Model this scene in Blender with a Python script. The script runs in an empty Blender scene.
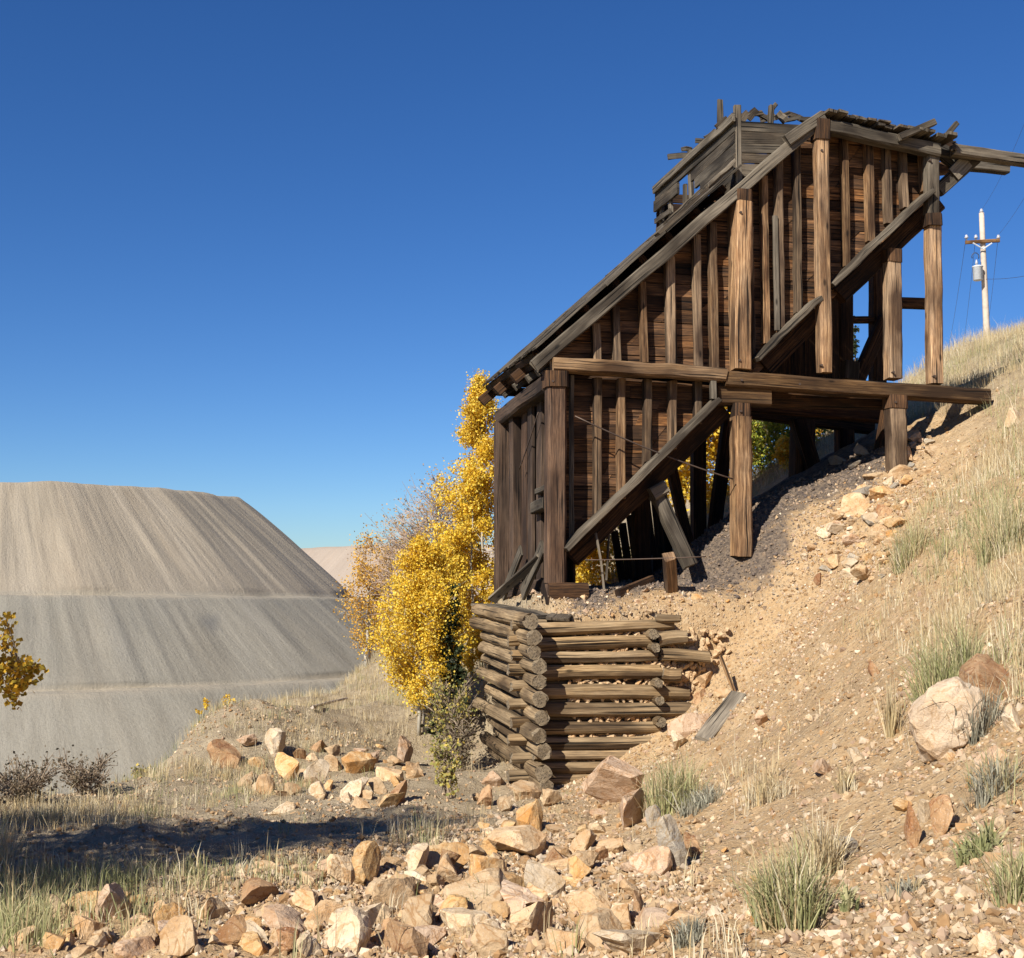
import bpy, bmesh, math, random
import numpy as np
from mathutils import Vector, Matrix, noise as mnoise

random.seed(7); NR = np.random.default_rng(11)
SC = bpy.context.scene
COL = SC.collection
R = math.radians
def V(*a): return Vector(a)

# ------------------------------------------------------------------ camera model
F = 1250.0; PITCH = R(4.5); CX, CY = 512.0, 479.0
FW = V(0, math.cos(PITCH), math.sin(PITCH)); UP = V(0, -math.sin(PITCH), math.cos(PITCH)); RT = V(1, 0, 0)
def ray(px, py): return FW + RT*((px-CX)/F) + UP*((CY-py)/F)
def at(px, py, y):
    d = ray(px, py); return d*(y/d.y)
def project(x, y, z):
    d = y*math.cos(PITCH) + z*math.sin(PITCH); u = -y*math.sin(PITCH) + z*math.cos(PITCH)
    d = np.where(np.abs(d) < .05, .05, d)
    return CX + F*x/d, CY - F*u/d, d

# frame of the ore bin: U along the long wall, W across it, z up
ANG = R(13)
U = V(math.cos(ANG), math.sin(ANG), 0); W = V(-math.sin(ANG), math.cos(ANG), 0); Z = V(0, 0, 1)
O = at(555, 592, 20.0)
def S(px, py, off=0.0):           # where the sight line meets the plane of the long wall, moved back by off
    d = ray(px, py); return d*((O.dot(W)+off)/d.dot(W))
def E(px, py, off=0.0):           # the same with the plane of the end wall
    d = ray(px, py); return d*((O.dot(U)+off)/d.dot(U))
def uvz(p): q = p-O; return (q.dot(U), q.dot(W), p.z)
def L(u, w, z): return V(O.x, O.y, 0) + U*u + W*w + Z*z

# ------------------------------------------------------------------ noise
def _h(i, j, s):
    n = (i*374761393 + j*668265263 + s*1274126177) & 0xffffffff
    n = ((n ^ (n >> 13))*1274126177) & 0xffffffff
    return ((n ^ (n >> 16)) & 0xffff)/65535.0
def vnoise(x, y, s=0):
    xi = np.floor(x).astype(np.int64); yi = np.floor(y).astype(np.int64)
    fx = x-xi; fy = y-yi; fx = fx*fx*(3-2*fx); fy = fy*fy*(3-2*fy)
    a = _h(xi, yi, s); b = _h(xi+1, yi, s); c = _h(xi, yi+1, s); d = _h(xi+1, yi+1, s)
    return (a*(1-fx)+b*fx)*(1-fy) + (c*(1-fx)+d*fx)*fy - .5
def fbm(x, y, s=0, o=4):
    t = 0; a = 1.0
    for k in range(o):
        t = t + a*vnoise(x*2**k, y*2**k, s+k*17); a *= .5
    return t
def sstep(a, b, x):
    t = np.clip((x-a)/(b-a), 0, 1); return t*t*(3-2*t)

# ------------------------------------------------------------------ terrain height
CP = [  # pixel, pixel, depth
 (-150,958,7),(0,958,6.5),(250,958,6.0),(512,958,5.6),(700,958,5.3),(850,958,4.8),(1024,958,4.3),(1150,958,3.8),
 (0,900,8.5),(200,900,8.0),(400,900,7.6),(560,900,7.6),(700,900,7.2),
 (0,850,10.8),(200,850,11.2),(400,850,11),(550,850,11.5),(640,850,11),
 (100,815,15),(300,800,15.5),(420,800,15.5),(520,805,17),
 (555,786,19),(590,790,18.3),(482,772,22),(630,770,18.6),(690,715,19.2),(720,690,19.6),(440,765,20.5),(650,800,15),
 (700,640,20),(760,600,20),(800,560,20.2),(850,510,20.7),(740,545,20.75),(895,472,21.36),(990,408,21.8),
 (760,680,17.5),(860,600,16.5),(940,520,16.5),(760,760,13.5),(860,700,11.5),(800,800,9.5),(850,860,7),(950,850,6.0),
 (940,640,11.5),(1024,720,7.8),(1024,640,9.8),(1024,500,15.5),(1024,420,20),(1024,335,33),(950,354,33),(975,342,34),(1100,300,32),(1200,500,12),
 (905,397,29.5),(860,432,28),(770,466,31),(990,372,27),(790,478,24.2),(700,545,24),(640,585,23.5),
 (360,668,35),(250,715,30),(200,750,26),(150,782,22),(60,806,18.5),(0,815,17.5),(-100,830,17),(300,725,27),(400,690,28),(440,720,24),(330,700,30.5),(300,765,19.5),
 (400,655,40),(470,640,30),(480,630,38),(600,590,34),(720,520,34),(850,432,32),
]
PTS = [tuple(at(*c)) for c in CP]
PTS += [(-7,22,-6.0),(-10,30,-12),(-9,40,-14),(-5,50,-12),(0,55,-9),(8,55,-3),(15,55,2.5),(24,60,8.0),(34,64,9.0),(20,42,6.0),(30,40,9.5),(14,40,4.2),
        (-12,14,-4.5),(-16,24,-10),(-9,6,-2.6),(-5,3,-2.2),(0,2.5,-1.65),(4,2,-1.1),(8,4,.2),(12,12,3.2),(18,20,7),(22,28,9),(0,-4,-1.7),(8,-4,0),(-8,-4,-2.4)]
PA = np.array(PTS)
CC = 1.6
def _phi(r2): return np.sqrt(r2 + CC*CC)
_D = ((PA[:, None, :2]-PA[None, :, :2])**2).sum(-1)
_A = _phi(_D) - np.eye(len(PA))*.06
_n = len(PA)
_M = np.zeros((_n+1, _n+1)); _M[:_n, :_n] = _A; _M[:_n, _n] = 1; _M[_n, :_n] = 1
_W = np.linalg.solve(_M, np.append(PA[:, 2], 0))
CRIB_W0 = -.95
def base_z(x, y):
    x = np.asarray(x, float); y = np.asarray(y, float); sh = x.shape
    x = x.ravel(); y = y.ravel(); z = np.empty_like(x)
    for k in range(0, len(x), 40000):
        a = x[k:k+40000]; b = y[k:k+40000]
        z[k:k+40000] = _phi((a[:, None]-PA[None, :, 0])**2 + (b[:, None]-PA[None, :, 1])**2) @ _W[:_n] + _W[_n]
    far = sstep(-8, 14, x)*66 - 58
    w = sstep(42, 95, np.hypot(x-4, y-18))
    z = np.clip(z, -25, 14)*(1-w) + far*w
    return z.reshape(sh)
UA = np.array(U); WA = np.array(W); OA = np.array(O)
def ground_z(x, y, detail=True):
    x = np.asarray(x, float); y = np.asarray(y, float)
    z = base_z(x, y)
    u = (x-OA[0])*UA[0] + (y-OA[1])*UA[1]; w = (x-OA[0])*WA[0] + (y-OA[1])*WA[1]
    fill = np.minimum(-.74 + .52*(w-CRIB_W0), -.28) + .10*np.clip(u, 0, 3) - .03*np.clip(w-1, 0, 4)
    ins = sstep(-.34, -.14, u)*sstep(CRIB_W0+.03, CRIB_W0+.2, w)*(1-sstep(3.6, 5.2, w))*(1-sstep(4.0, 5.0, u))
    z = z + np.maximum(fill-z, 0)*ins
    if detail:
        r = np.hypot(x, y)
        amp = 1/(1+np.exp((r-70)/10))
        z = z + amp*(.30*fbm(x*.35, y*.35, 3, 3)*.6 + .13*fbm(x*1.7, y*1.7, 9, 3) + .05*fbm(x*6, y*6, 21, 3))*(1-.4*ins)
    return z
def gz(x, y): return float(ground_z(np.array([x]), np.array([y]))[0])
_T = np.concatenate([np.arange(3, 30, .06), np.arange(30, 90, .25)])
def hit(px, py):
    d = ray(px, py); x = d.x/d.y*_T; z = d.z/d.y*_T
    g = ground_z(x, _T); k = np.nonzero(z < g)[0]
    if len(k) == 0: return at(px, py, 40)
    t = _T[k[0]]; return V(d.x/d.y*t, t, float(g[k[0]]))

# ------------------------------------------------------------------ node helpers
def new_mat(name):
    m = bpy.data.materials.new(name); m.use_nodes = True
    nt = m.node_tree; nt.nodes.clear()
    out = nt.nodes.new('ShaderNodeOutputMaterial'); b = nt.nodes.new('ShaderNodeBsdfPrincipled')
    nt.links.new(b.outputs[0], out.inputs[0]); b.inputs['Specular IOR Level'].default_value = .25
    return m, nt, b, out
class G:
    def __init__(s, nt): s.nt = nt
    def n(s, t, **kw):
        nd = s.nt.nodes.new(t)
        for k, v in kw.items():
            if k.startswith('i_'):
                key = k[2:]; key = int(key) if key.isdigit() else key.replace('_', ' ')
                s.put(nd.inputs[key], v)
            else: setattr(nd, k, v)
        return nd
    def put(s, sock, v):
        if hasattr(v, 'is_linked') or isinstance(v, bpy.types.NodeSocket): s.nt.links.new(v, sock)
        else:
            if sock.type == 'RGBA' and len(v) == 3: v = (*v, 1)
            sock.default_value = v
    def scale(s, vec, sc, off=(0, 0, 0)):
        nd = s.n('ShaderNodeMapping', i_Vector=vec); nd.inputs['Scale'].default_value = sc; nd.inputs['Location'].default_value = off
        return nd.outputs[0]
    def noise(s, vec, sc, det=4, rough=.55, dist=0):
        nd = s.n('ShaderNodeTexNoise', i_Vector=vec, i_Scale=sc, i_Detail=det, i_Roughness=rough, i_Distortion=dist); return nd.outputs[0]
    def vor(s, vec, sc, feat='F1', out=0):
        nd = s.n('ShaderNodeTexVoronoi', i_Vector=vec, i_Scale=sc, feature=feat); return nd.outputs[out]
    def ramp(s, fac, stops):
        nd = s.n('ShaderNodeValToRGB', i_Fac=fac); e = nd.color_ramp.elements
        while len(e) < len(stops): e.new(.5)
        for q, (p, c) in zip(e, stops):
            q.position = p; q.color = (*c, 1) if not isinstance(c, (int, float)) else (c, c, c, 1)
        return nd.outputs[0]
    def mix(s, f, a, b, mode='MIX'):
        nd = s.n('ShaderNodeMix', data_type='RGBA', blend_type=mode)
        s.put(nd.inputs[0], f); s.put(nd.inputs[6], a); s.put(nd.inputs[7], b); return nd.outputs[2]
    def math(s, op, a, b=0.0, c=0.0):
        nd = s.n('ShaderNodeMath', operation=op); s.put(nd.inputs[0], a); s.put(nd.inputs[1], b); s.put(nd.inputs[2], c); return nd.outputs[0]
    def bump(s, h, st, dist=.02):
        return s.n('ShaderNodeBump', i_Height=h, i_Strength=st, i_Distance=dist).outputs[0]

def wood_mat(name, dark, mid, light, grey, greyamt, bump=.6):
    m, nt, b, o = new_mat(name); g = G(nt)
    uv = g.n('ShaderNodeUVMap').outputs[0]
    tint = g.n('ShaderNodeAttribute', attribute_name='tint').outputs[0]
    sep = g.n('ShaderNodeSeparateColor', i_0=tint)
    grain = g.noise(g.scale(uv, (42, 1.0, 1)), 1, 5, .65, .25)
    fine = g.noise(g.scale(uv, (140, 5, 1)), 1, 3, .6)
    blot = g.noise(g.scale(uv, (3.2, 1.1, 1)), 1, 4, .6)
    big = g.noise(g.scale(uv, (1.5, .5, 1), (7, 3, 0)), 1, 3, .6)
    f = g.math('ADD', g.math('MULTIPLY', grain, .62), g.math('MULTIPLY', fine, .38))
    c = g.ramp(f, [(.36, dark), (.48, mid), (.64, light)])
    gm = g.math('MULTIPLY', g.ramp(g.math('ADD', blot, g.math('MULTIPLY', sep.outputs[1], .8)), [(.55, 0.0), (.95, 1.0)]), greyamt)
    gc = g.ramp(f, [(.3, tuple(x*.35 for x in grey)), (.6, grey)])
    c = g.mix(gm, c, gc)
    c = g.mix(g.ramp(big, [(.44, 0.0), (.62, .85)]), c, tuple(x*.9 for x in dark))
    crack = g.noise(g.scale(uv, (24, .45, 1), (3, 9, 0)), 1, 2, .5, .2)
    ck = g.ramp(crack, [(.34, .08), (.40, 1.0)])
    c = g.mix(1.0, c, ck, 'MULTIPLY')
    kn = g.vor(g.scale(uv, (3.6, 1.3, 1)), 1)
    c = g.mix(1.0, c, g.ramp(kn, [(.05, .25), (.11, 1.0)]), 'MULTIPLY')
    c = g.mix(1.0, c, g.n('ShaderNodeCombineColor', i_0=sep.outputs[0], i_1=sep.outputs[0], i_2=sep.outputs[0]).outputs[0], 'MULTIPLY')
    nt.links.new(c, b.inputs['Base Color']); b.inputs['Roughness'].default_value = .88
    h = g.math('ADD', g.math('MULTIPLY', f, .5), g.math('MULTIPLY', ck, .6))
    nt.links.new(g.bump(h, bump, .02), b.inputs['Normal'])
    return m
M = {}
M['wood'] = wood_mat('weathered brown timber', (.026, .012, .006), (.18, .092, .040), (.50, .31, .15), (.22, .18, .13), .5)
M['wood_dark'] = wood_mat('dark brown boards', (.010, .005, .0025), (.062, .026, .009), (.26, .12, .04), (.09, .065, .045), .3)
M['wood_orange'] = wood_mat('orange brown beam', (.04, .018, .007), (.20, .10, .036), (.42, .245, .10), (.34, .28, .2), .35)
M['wood_grey'] = wood_mat('silver grey boards', (.020, .014, .009), (.085, .062, .040), (.21, .165, .11), (.21, .18, .135), .6)
M['wood_end'] = wood_mat('umber end wall planks', (.015, .008, .005), (.068, .036, .020), (.165, .094, .052), (.13, .10, .075), .4)
M['log'] = wood_mat('weathered crib log', (.040, .023, .011), (.20, .125, .056), (.37, .255, .13), (.24, .19, .125), .45)

def logend_mat():
    m, nt, b, o = new_mat('sawn log end'); g = G(nt)
    uv = g.n('ShaderNodeUVMap').outputs[0]
    w = g.n('ShaderNodeTexWave', wave_type='RINGS', rings_direction='SPHERICAL', i_Vector=uv, i_Scale=22, i_Distortion=2.5, i_Detail=2).outputs[1]
    c = g.mix(g.math('MULTIPLY', w, .6), (.26, .20, .125), (.12, .085, .05))
    c = g.mix(g.ramp(g.noise(uv, 14, 4), [(.45, 0.0), (.7, .7)]), c, (.12, .095, .07))
    c = g.mix(g.ramp(g.noise(uv, 11, 2, .5, 1.5), [(.47, 0.0), (.495, .9), (.505, .9), (.53, 0.0)]), c, (.02, .014, .009))
    nt.links.new(c, b.inputs['Base Color']); b.inputs['Roughness'].default_value = .9
    nt.links.new(g.bump(w, .4, .01), b.inputs['Normal']); return m
M['log_end'] = logend_mat()

def rock_mat(name, base, alt, stain, stain_amt, dark=(.10, .07, .05)):
    m, nt, b, o = new_mat(name); g = G(nt)
    co = g.n('ShaderNodeTexCoord').outputs['Object']; rnd = g.n('ShaderNodeObjectInfo').outputs['Random']
    off = g.n('ShaderNodeVectorMath', operation='ADD'); g.put(off.inputs[0], co)
    cmb = g.n('ShaderNodeCombineXYZ', i_0=g.math('MULTIPLY', rnd, 37.0), i_1=g.math('MULTIPLY', rnd, 91.0), i_2=g.math('MULTIPLY', rnd, 13.0)); g.put(off.inputs[1], cmb.outputs[0])
    v = off.outputs[0]
    n1 = g.noise(v, 5, 6, .62); n2 = g.noise(v, 3.1, 4, .6, .6); n3 = g.noise(v, 28, 5, .7); n4 = g.noise(v, 90, 3, .7)
    c = g.mix(g.ramp(n1, [(.38, 0.0), (.62, 1.0)]), base, alt)
    c = g.mix(g.math('MULTIPLY', g.ramp(n2, [(.48, 0.0), (.66, 1.0)]), stain_amt), c, stain)
    c = g.mix(g.ramp(n3, [(.56, 0.0), (.78, .75)]), c, dark)
    n5 = g.noise(v, 4.2, 3, .55, 1.2)
    c = g.mix(g.ramp(n5, [(.475, 0.0), (.497, .75), (.503, .75), (.525, 0.0)]), c, tuple(x*.8 for x in stain))
    c = g.mix(g.ramp(n4, [(.56, 0.0), (.75, .45)]), c, (.6, .54, .45))
    vr = g.n('ShaderNodeHueSaturation', i_Color=c); g.put(vr.inputs['Value'], g.math('ADD', g.math('MULTIPLY', rnd, .4), .8))
    nt.links.new(vr.outputs[0], b.inputs['Base Color']); b.inputs['Roughness'].default_value = .92
    h = g.math('ADD', g.math('MULTIPLY', n3, .7), g.math('MULTIPLY', n1, .8))
    nt.links.new(g.bump(h, .7, .03), b.inputs['Normal']); return m
ROCK = {
 'buff': rock_mat('buff granite', (.42, .28, .15), (.52, .38, .225), (.38, .20, .075), .7),
 'ochre': rock_mat('ochre stained granite', (.47, .29, .12), (.52, .36, .19), (.42, .20, .055), .95),
 'rust': rock_mat('rusty brown rock', (.29, .165, .075), (.40, .25, .13), (.22, .085, .03), .8),
 'pale': rock_mat('pale cream granite', (.52, .385, .235), (.58, .47, .33), (.44, .28, .13), .6),
 'pink': rock_mat('pinkish granite', (.43, .29, .18), (.50, .365, .25), (.38, .20, .085), .7),
 'sand': rock_mat('sandy cream granite', (.40, .295, .195), (.46, .36, .25), (.38, .24, .12), .6),
 'grey': rock_mat('grey schist', (.27, .235, .185), (.36, .315, .245), (.33, .23, .12), .6),
}

def attr_mat(name, rough=.8, transl=0.0, var=None, sheen=False):
    m, nt, b, o = new_mat(name); g = G(nt)
    c = g.n('ShaderNodeAttribute', attribute_name='tint').outputs[0]
    if var:
        co = g.n('ShaderNodeTexCoord').outputs['Object']
        c = g.mix(g.ramp(g.noise(co, var, 4), [(.35, 0.0), (.7, .6)]), c, g.mix(1.0, c, (.5, .46, .42), 'MULTIPLY'))
    nt.links.new(c, b.inputs['Base Color']); b.inputs['Roughness'].default_value = rough
    if transl:
        t = g.n('ShaderNodeBsdfTranslucent', i_Color=c); ms = g.n('ShaderNodeMixShader', i_0=transl)
        nt.links.new(b.outputs[0], ms.inputs[1]); nt.links.new(t.outputs[0], ms.inputs[2]); nt.links.new(ms.outputs[0], o.inputs[0])
    return m
M['leaf'] = attr_mat('aspen leaf', .55, .35)
M['blade'] = attr_mat('grass blade', .7, .25)
M['bark'] = attr_mat('bark', .9, 0, 9)
M['gravel'] = attr_mat('gravel stone', .92, 0, 18)
def flat_mat(name, c, rough=.6, metal=0.0, nz=None):
    m, nt, b, o = new_mat(name); g = G(nt)
    co = g.n('ShaderNodeTexCoord').outputs['Object']
    cc = g.mix(g.ramp(g.noise(co, nz or 12, 4), [(.35, 0.0), (.75, .6)]), c, tuple(x*.6 for x in c))
    nt.links.new(cc, b.inputs['Base Color']); b.inputs['Roughness'].default_value = rough; b.inputs['Metallic'].default_value = metal; return m
M['wire'] = flat_mat('rusty steel wire', (.12, .085, .065), .6, .6)
M['cable'] = flat_mat('dark line cable', (.06, .06, .065), .5, .3)
M['pole'] = flat_mat('bleached pole wood', (.52, .43, .34), .85, 0, 5)
M['arm'] = flat_mat('brown crossarm wood', (.36, .20, .10), .85)
M['steel'] = flat_mat('pale grey painted steel', (.55, .58, .60), .45)
M['ceramic'] = flat_mat('grey ceramic', (.42, .42, .44), .3)

def ground_mat():
    m, nt, b, o = new_mat('dry gravelly soil'); g = G(nt)
    co = g.n('ShaderNodeTexCoord').outputs['Object']
    z = g.n('ShaderNodeSeparateColor', i_0=g.n('ShaderNodeAttribute', attribute_name='zone').outputs[0])
    n0 = g.noise(co, .45, 5, .6); n1 = g.noise(co, 2.6, 6, .65); n2 = g.noise(co, 14, 6, .7); n3 = g.noise(co, 60, 4, .7)
    tan = g.mix(g.ramp(n1, [(.36, 0.0), (.64, 1.0)]), (.39, .25, .12), (.49, .335, .18))
    tan = g.mix(g.ramp(n0, [(.45, 0.0), (.68, .7)]), tan, (.385, .26, .14))
    tan = g.mix(g.ramp(n2, [(.50, 0.0), (.75, .8)]), tan, (.58, .46, .29))
    tan = g.mix(g.ramp(n2, [(.25, .75), (.42, 0.0)]), tan, (.20, .125, .07))
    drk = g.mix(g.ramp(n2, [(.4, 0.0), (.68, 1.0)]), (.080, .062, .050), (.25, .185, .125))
    grs = g.mix(g.ramp(n1, [(.35, 0.0), (.66, 1.0)]), (.25, .19, .115), (.38, .30, .19))
    grs = g.mix(g.ramp(n2, [(.5, 0.0), (.75, .7)]), grs, (.46, .38, .26))
    c = g.mix(z.outputs[1], tan, grs); 
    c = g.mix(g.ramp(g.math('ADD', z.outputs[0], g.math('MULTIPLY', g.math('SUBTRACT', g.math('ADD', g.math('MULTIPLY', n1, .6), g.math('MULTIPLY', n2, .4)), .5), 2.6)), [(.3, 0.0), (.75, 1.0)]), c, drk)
    pv = g.n('ShaderNodeTexVoronoi', i_Vector=co, i_Scale=26, i_Randomness=1.0)
    peb = g.ramp(pv.outputs[0], [(.18, 1.0), (.42, 0.0)])
    pc = g.n('ShaderNodeSeparateColor', i_0=pv.outputs[1]).outputs[0]
    on = g.math('MULTIPLY', peb, g.ramp(pc, [(.45, 0.0), (.5, 1.0)]))
    pcol = g.ramp(pc, [(.5, (.62, .5, .36)), (.7, (.42, .29, .17)), (.85, (.30, .2, .12)), (1.0, (.66, .58, .48))])
    c = g.mix(g.math('MULTIPLY', on, g.math('SUBTRACT', .75, g.math('MULTIPLY', z.outputs[0], .6))), c, pcol)
    c = g.mix(g.ramp(n3, [(.30, .5), (.45, 0.0)]), c, g.mix(1.0, c, (.45, .42, .4), 'MULTIPLY'))
    nt.links.new(c, b.inputs['Base Color']); b.inputs['Roughness'].default_value = .95
    h = g.math('ADD', g.math('ADD', g.math('MULTIPLY', n2, 1.2), g.math('MULTIPLY', n3, .35)), g.math('MULTIPLY', on, .6))
    nt.links.new(g.bump(h, .9, .045), b.inputs['Normal']); return m
M['ground'] = ground_mat()

def dump_mat(name, cols, streak=1.0):
    m, nt, b, o = new_mat(name); g = G(nt)
    uv = g.n('ShaderNodeUVMap').outputs[0]
    t = g.n('ShaderNodeAttribute', attribute_name='tint'); sep = g.n('ShaderNodeSeparateColor', i_0=t.outputs[0])
    s1 = g.noise(g.scale(uv, (.13, .016, 1)), 1, 7, .72, .5); s2 = g.noise(g.scale(uv, (.6, .07, 1), (5, 2, 0)), 1, 6, .75, .4)
    bl = g.noise(g.scale(uv, (.02, .02, 1), (2, 8, 0)), 1, 5, .6); fi = g.noise(uv, .9, 5, .75)
    f = g.math('ADD', g.math('MULTIPLY', g.noise(g.scale(uv, (.05, .008, 1), (21, 4, 0)), 1, 5, .65, .4), .35), g.math('ADD', g.math('MULTIPLY', s1, .42), g.math('MULTIPLY', s2, .23)))
    up = g.ramp(f, [(.28, cols[0]), (.49, cols[1]), (.70, cols[2])])
    lo = g.ramp(f, [(.28, cols[3]), (.49, cols[4]), (.70, cols[5])])
    c = g.mix(sep.outputs[0], up, lo)
    c = g.mix(g.ramp(bl, [(.46, 0.0), (.66, .55)]), c, g.mix(1.0, c, (.84, .86, .88), 'MULTIPLY'))
    wd_ = g.noise(g.scale(uv, (.045, .006, 1), (11, 4, 0)), 1, 4, .6, .4)
    c = g.mix(g.ramp(wd_, [(.28, .45), (.44, 0.0)]), c, g.mix(1.0, c, (.66, .62, .58), 'MULTIPLY'))
    c = g.mix(g.ramp(wd_, [(.56, 0.0), (.74, .4)]), c, g.mix(1.0, c, (1.25, 1.17, 1.1), 'MULTIPLY'))
    bn = g.noise(g.scale(uv, (.09, .3, 1)), 1, 4, .6)
    c = g.mix(g.math('MULTIPLY', sep.outputs[1], g.ramp(bn, [(.35, .15), (.62, .9)])), c, cols[6])
    c = g.mix(sep.outputs[2], c, (.13, .125, .115))
    c = g.mix(g.ramp(fi, [(.3, .3), (.5, 0.0)]), c, g.mix(1.0, c, (.55, .55, .55), 'MULTIPLY'))
    nt.links.new(c, b.inputs['Base Color']); b.inputs['Roughness'].default_value = .95
    nt.links.new(g.bump(g.math('ADD', f, g.math('MULTIPLY', fi, .4)), .8, 1.2), b.inputs['Normal']); return m
M['dump'] = dump_mat('waste rock dump', [(.22,.178,.128),(.30,.25,.182),(.36,.305,.23),(.18,.158,.12),(.24,.217,.170),(.295,.27,.218),(.36,.30,.215)])
M['dump_pink'] = dump_mat('pinkish waste rock', [(.24,.185,.14),(.31,.25,.195),(.35,.29,.23),(.24,.185,.14),(.31,.25,.195),(.35,.29,.23),(.33,.27,.21)])

# ------------------------------------------------------------------ mesh builders
class MB:
    def __init__(s): s.v = []; s.f = []; s.uv = []; s.t = []; s.mi = []
    def add(s, verts, faces, uvs, tint, mi=0):
        b = len(s.v); s.v += verts; s.t += [tint]*len(verts)
        for f, u in zip(faces, uvs):
            s.f.append([i+b for i in f]); s.uv += u; s.mi.append(mi)
    def build(s, name, mats, parent=None, smooth=False):
        me = bpy.data.meshes.new(name); org = V(0, 0, 0)
        if parent is None and s.v:
            org = V(sum(p[0] for p in s.v)/len(s.v), sum(p[1] for p in s.v)/len(s.v), min(p[2] for p in s.v))
        elif parent is not None: org = WORLD.get(parent.name, V(0, 0, 0))
        me.from_pydata([tuple(V(*p)-org) for p in s.v], [], s.f)
        uvl = me.uv_layers.new(name='UVMap'); uvl.data.foreach_set('uv', [c for q in s.uv for c in q])
        a = me.attributes.new('tint', 'FLOAT_COLOR', 'POINT'); a.data.foreach_set('color', [c for q in s.t for c in (*q, 1.0)])
        for m in (mats if isinstance(mats, (list, tuple)) else [mats]): me.materials.append(m)
        me.polygons.foreach_set('material_index', s.mi)
        if smooth: me.polygons.foreach_set('use_smooth', [True]*len(s.f))
        o = bpy.data.objects.new(name, me); COL.objects.link(o)
        if parent is None: o.location = org; WORLD[o.name] = org.copy()
        else: o.parent = parent; WORLD[o.name] = org.copy()
        return o
WORLD = {}
def wtint(lo=.75, hi=1.2, g=None): return (random.uniform(lo, hi), random.random() if g is None else g, random.random())
def timber(mb, p0, p1, w, h, side=None, ch=None, n=None, jit=.006, tint=None, mi=0, taper=1.0, bow=0.0):
    """squared timber from p0 to p1: w along side, h across; worn corners, uneven faces"""
    p0 = Vector(p0); p1 = Vector(p1); a = p1-p0; ln = a.length
    if ln < 1e-4: return
    a.normalize(); sd = Vector(side if side is not None else W); sd = sd - a*sd.dot(a)
    if sd.length < 1e-3: sd = a.orthogonal()
    sd.normalize(); up = a.cross(sd).normalized()
    ch = min(w, h)*.14 if ch is None else ch
    n = n or max(2, min(12, int(ln/.35))); jit *= .62
    x = w/2; y = h/2
    sec = [(-x+ch, -y), (x-ch, -y), (x, -y+ch), (x, y-ch), (x-ch, y), (-x+ch, y), (-x, y-ch), (-x, -y+ch)] if ch > 0 else [(-x, -y), (x, -y), (x, y), (-x, y)]
    k = len(sec); vs = []; per = [0]
    for i in range(k):
        q = sec[i]; r_ = sec[(i+1) % k]; per.append(per[-1] + math.hypot(q[0]-r_[0], q[1]-r_[1]))
    ou, ov = random.uniform(0, 50), random.uniform(0, 50)
    bx = random.uniform(-1, 1)*bow; by = random.uniform(-1, 1)*bow
    for i in range(n+1):
        t = i/n; c = p0 + a*(ln*t) + (sd*bx + up*by)*math.sin(math.pi*t)
        sc_ = 1 + (taper-1)*t
        ox, oy = random.gauss(0, jit*.6), random.gauss(0, jit*.6)
        for (qx, qy) in sec:
            e = random.gauss(0, jit*1.2) if i in (0, n) else 0
            vs.append(tuple(c + sd*(qx*sc_ + ox + random.gauss(0, jit*.5)) + up*(qy*sc_ + oy + random.gauss(0, jit*.5)) + a*e))
    fs = []; us = []
    for i in range(n):
        for j in range(k):
            j2 = (j+1) % k
            fs.append([i*k+j, i*k+j2, (i+1)*k+j2, (i+1)*k+j])
            y0, y1 = ln*i/n+ov, ln*(i+1)/n+ov
            us.append([(per[j]+ou, y0), (per[j+1]+ou, y0), (per[j+1]+ou, y1), (per[j]+ou, y1)])
    fs.append(list(range(k))[::-1]); us.append([(sec[j][0]+ou, sec[j][1]+ov) for j in range(k)][::-1])
    fs.append([n*k+j for j in range(k)]); us.append([(sec[j][0]+ou, sec[j][1]+ov) for j in range(k)])
    mb.add(vs, fs, us, tint or wtint(), mi)
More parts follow.
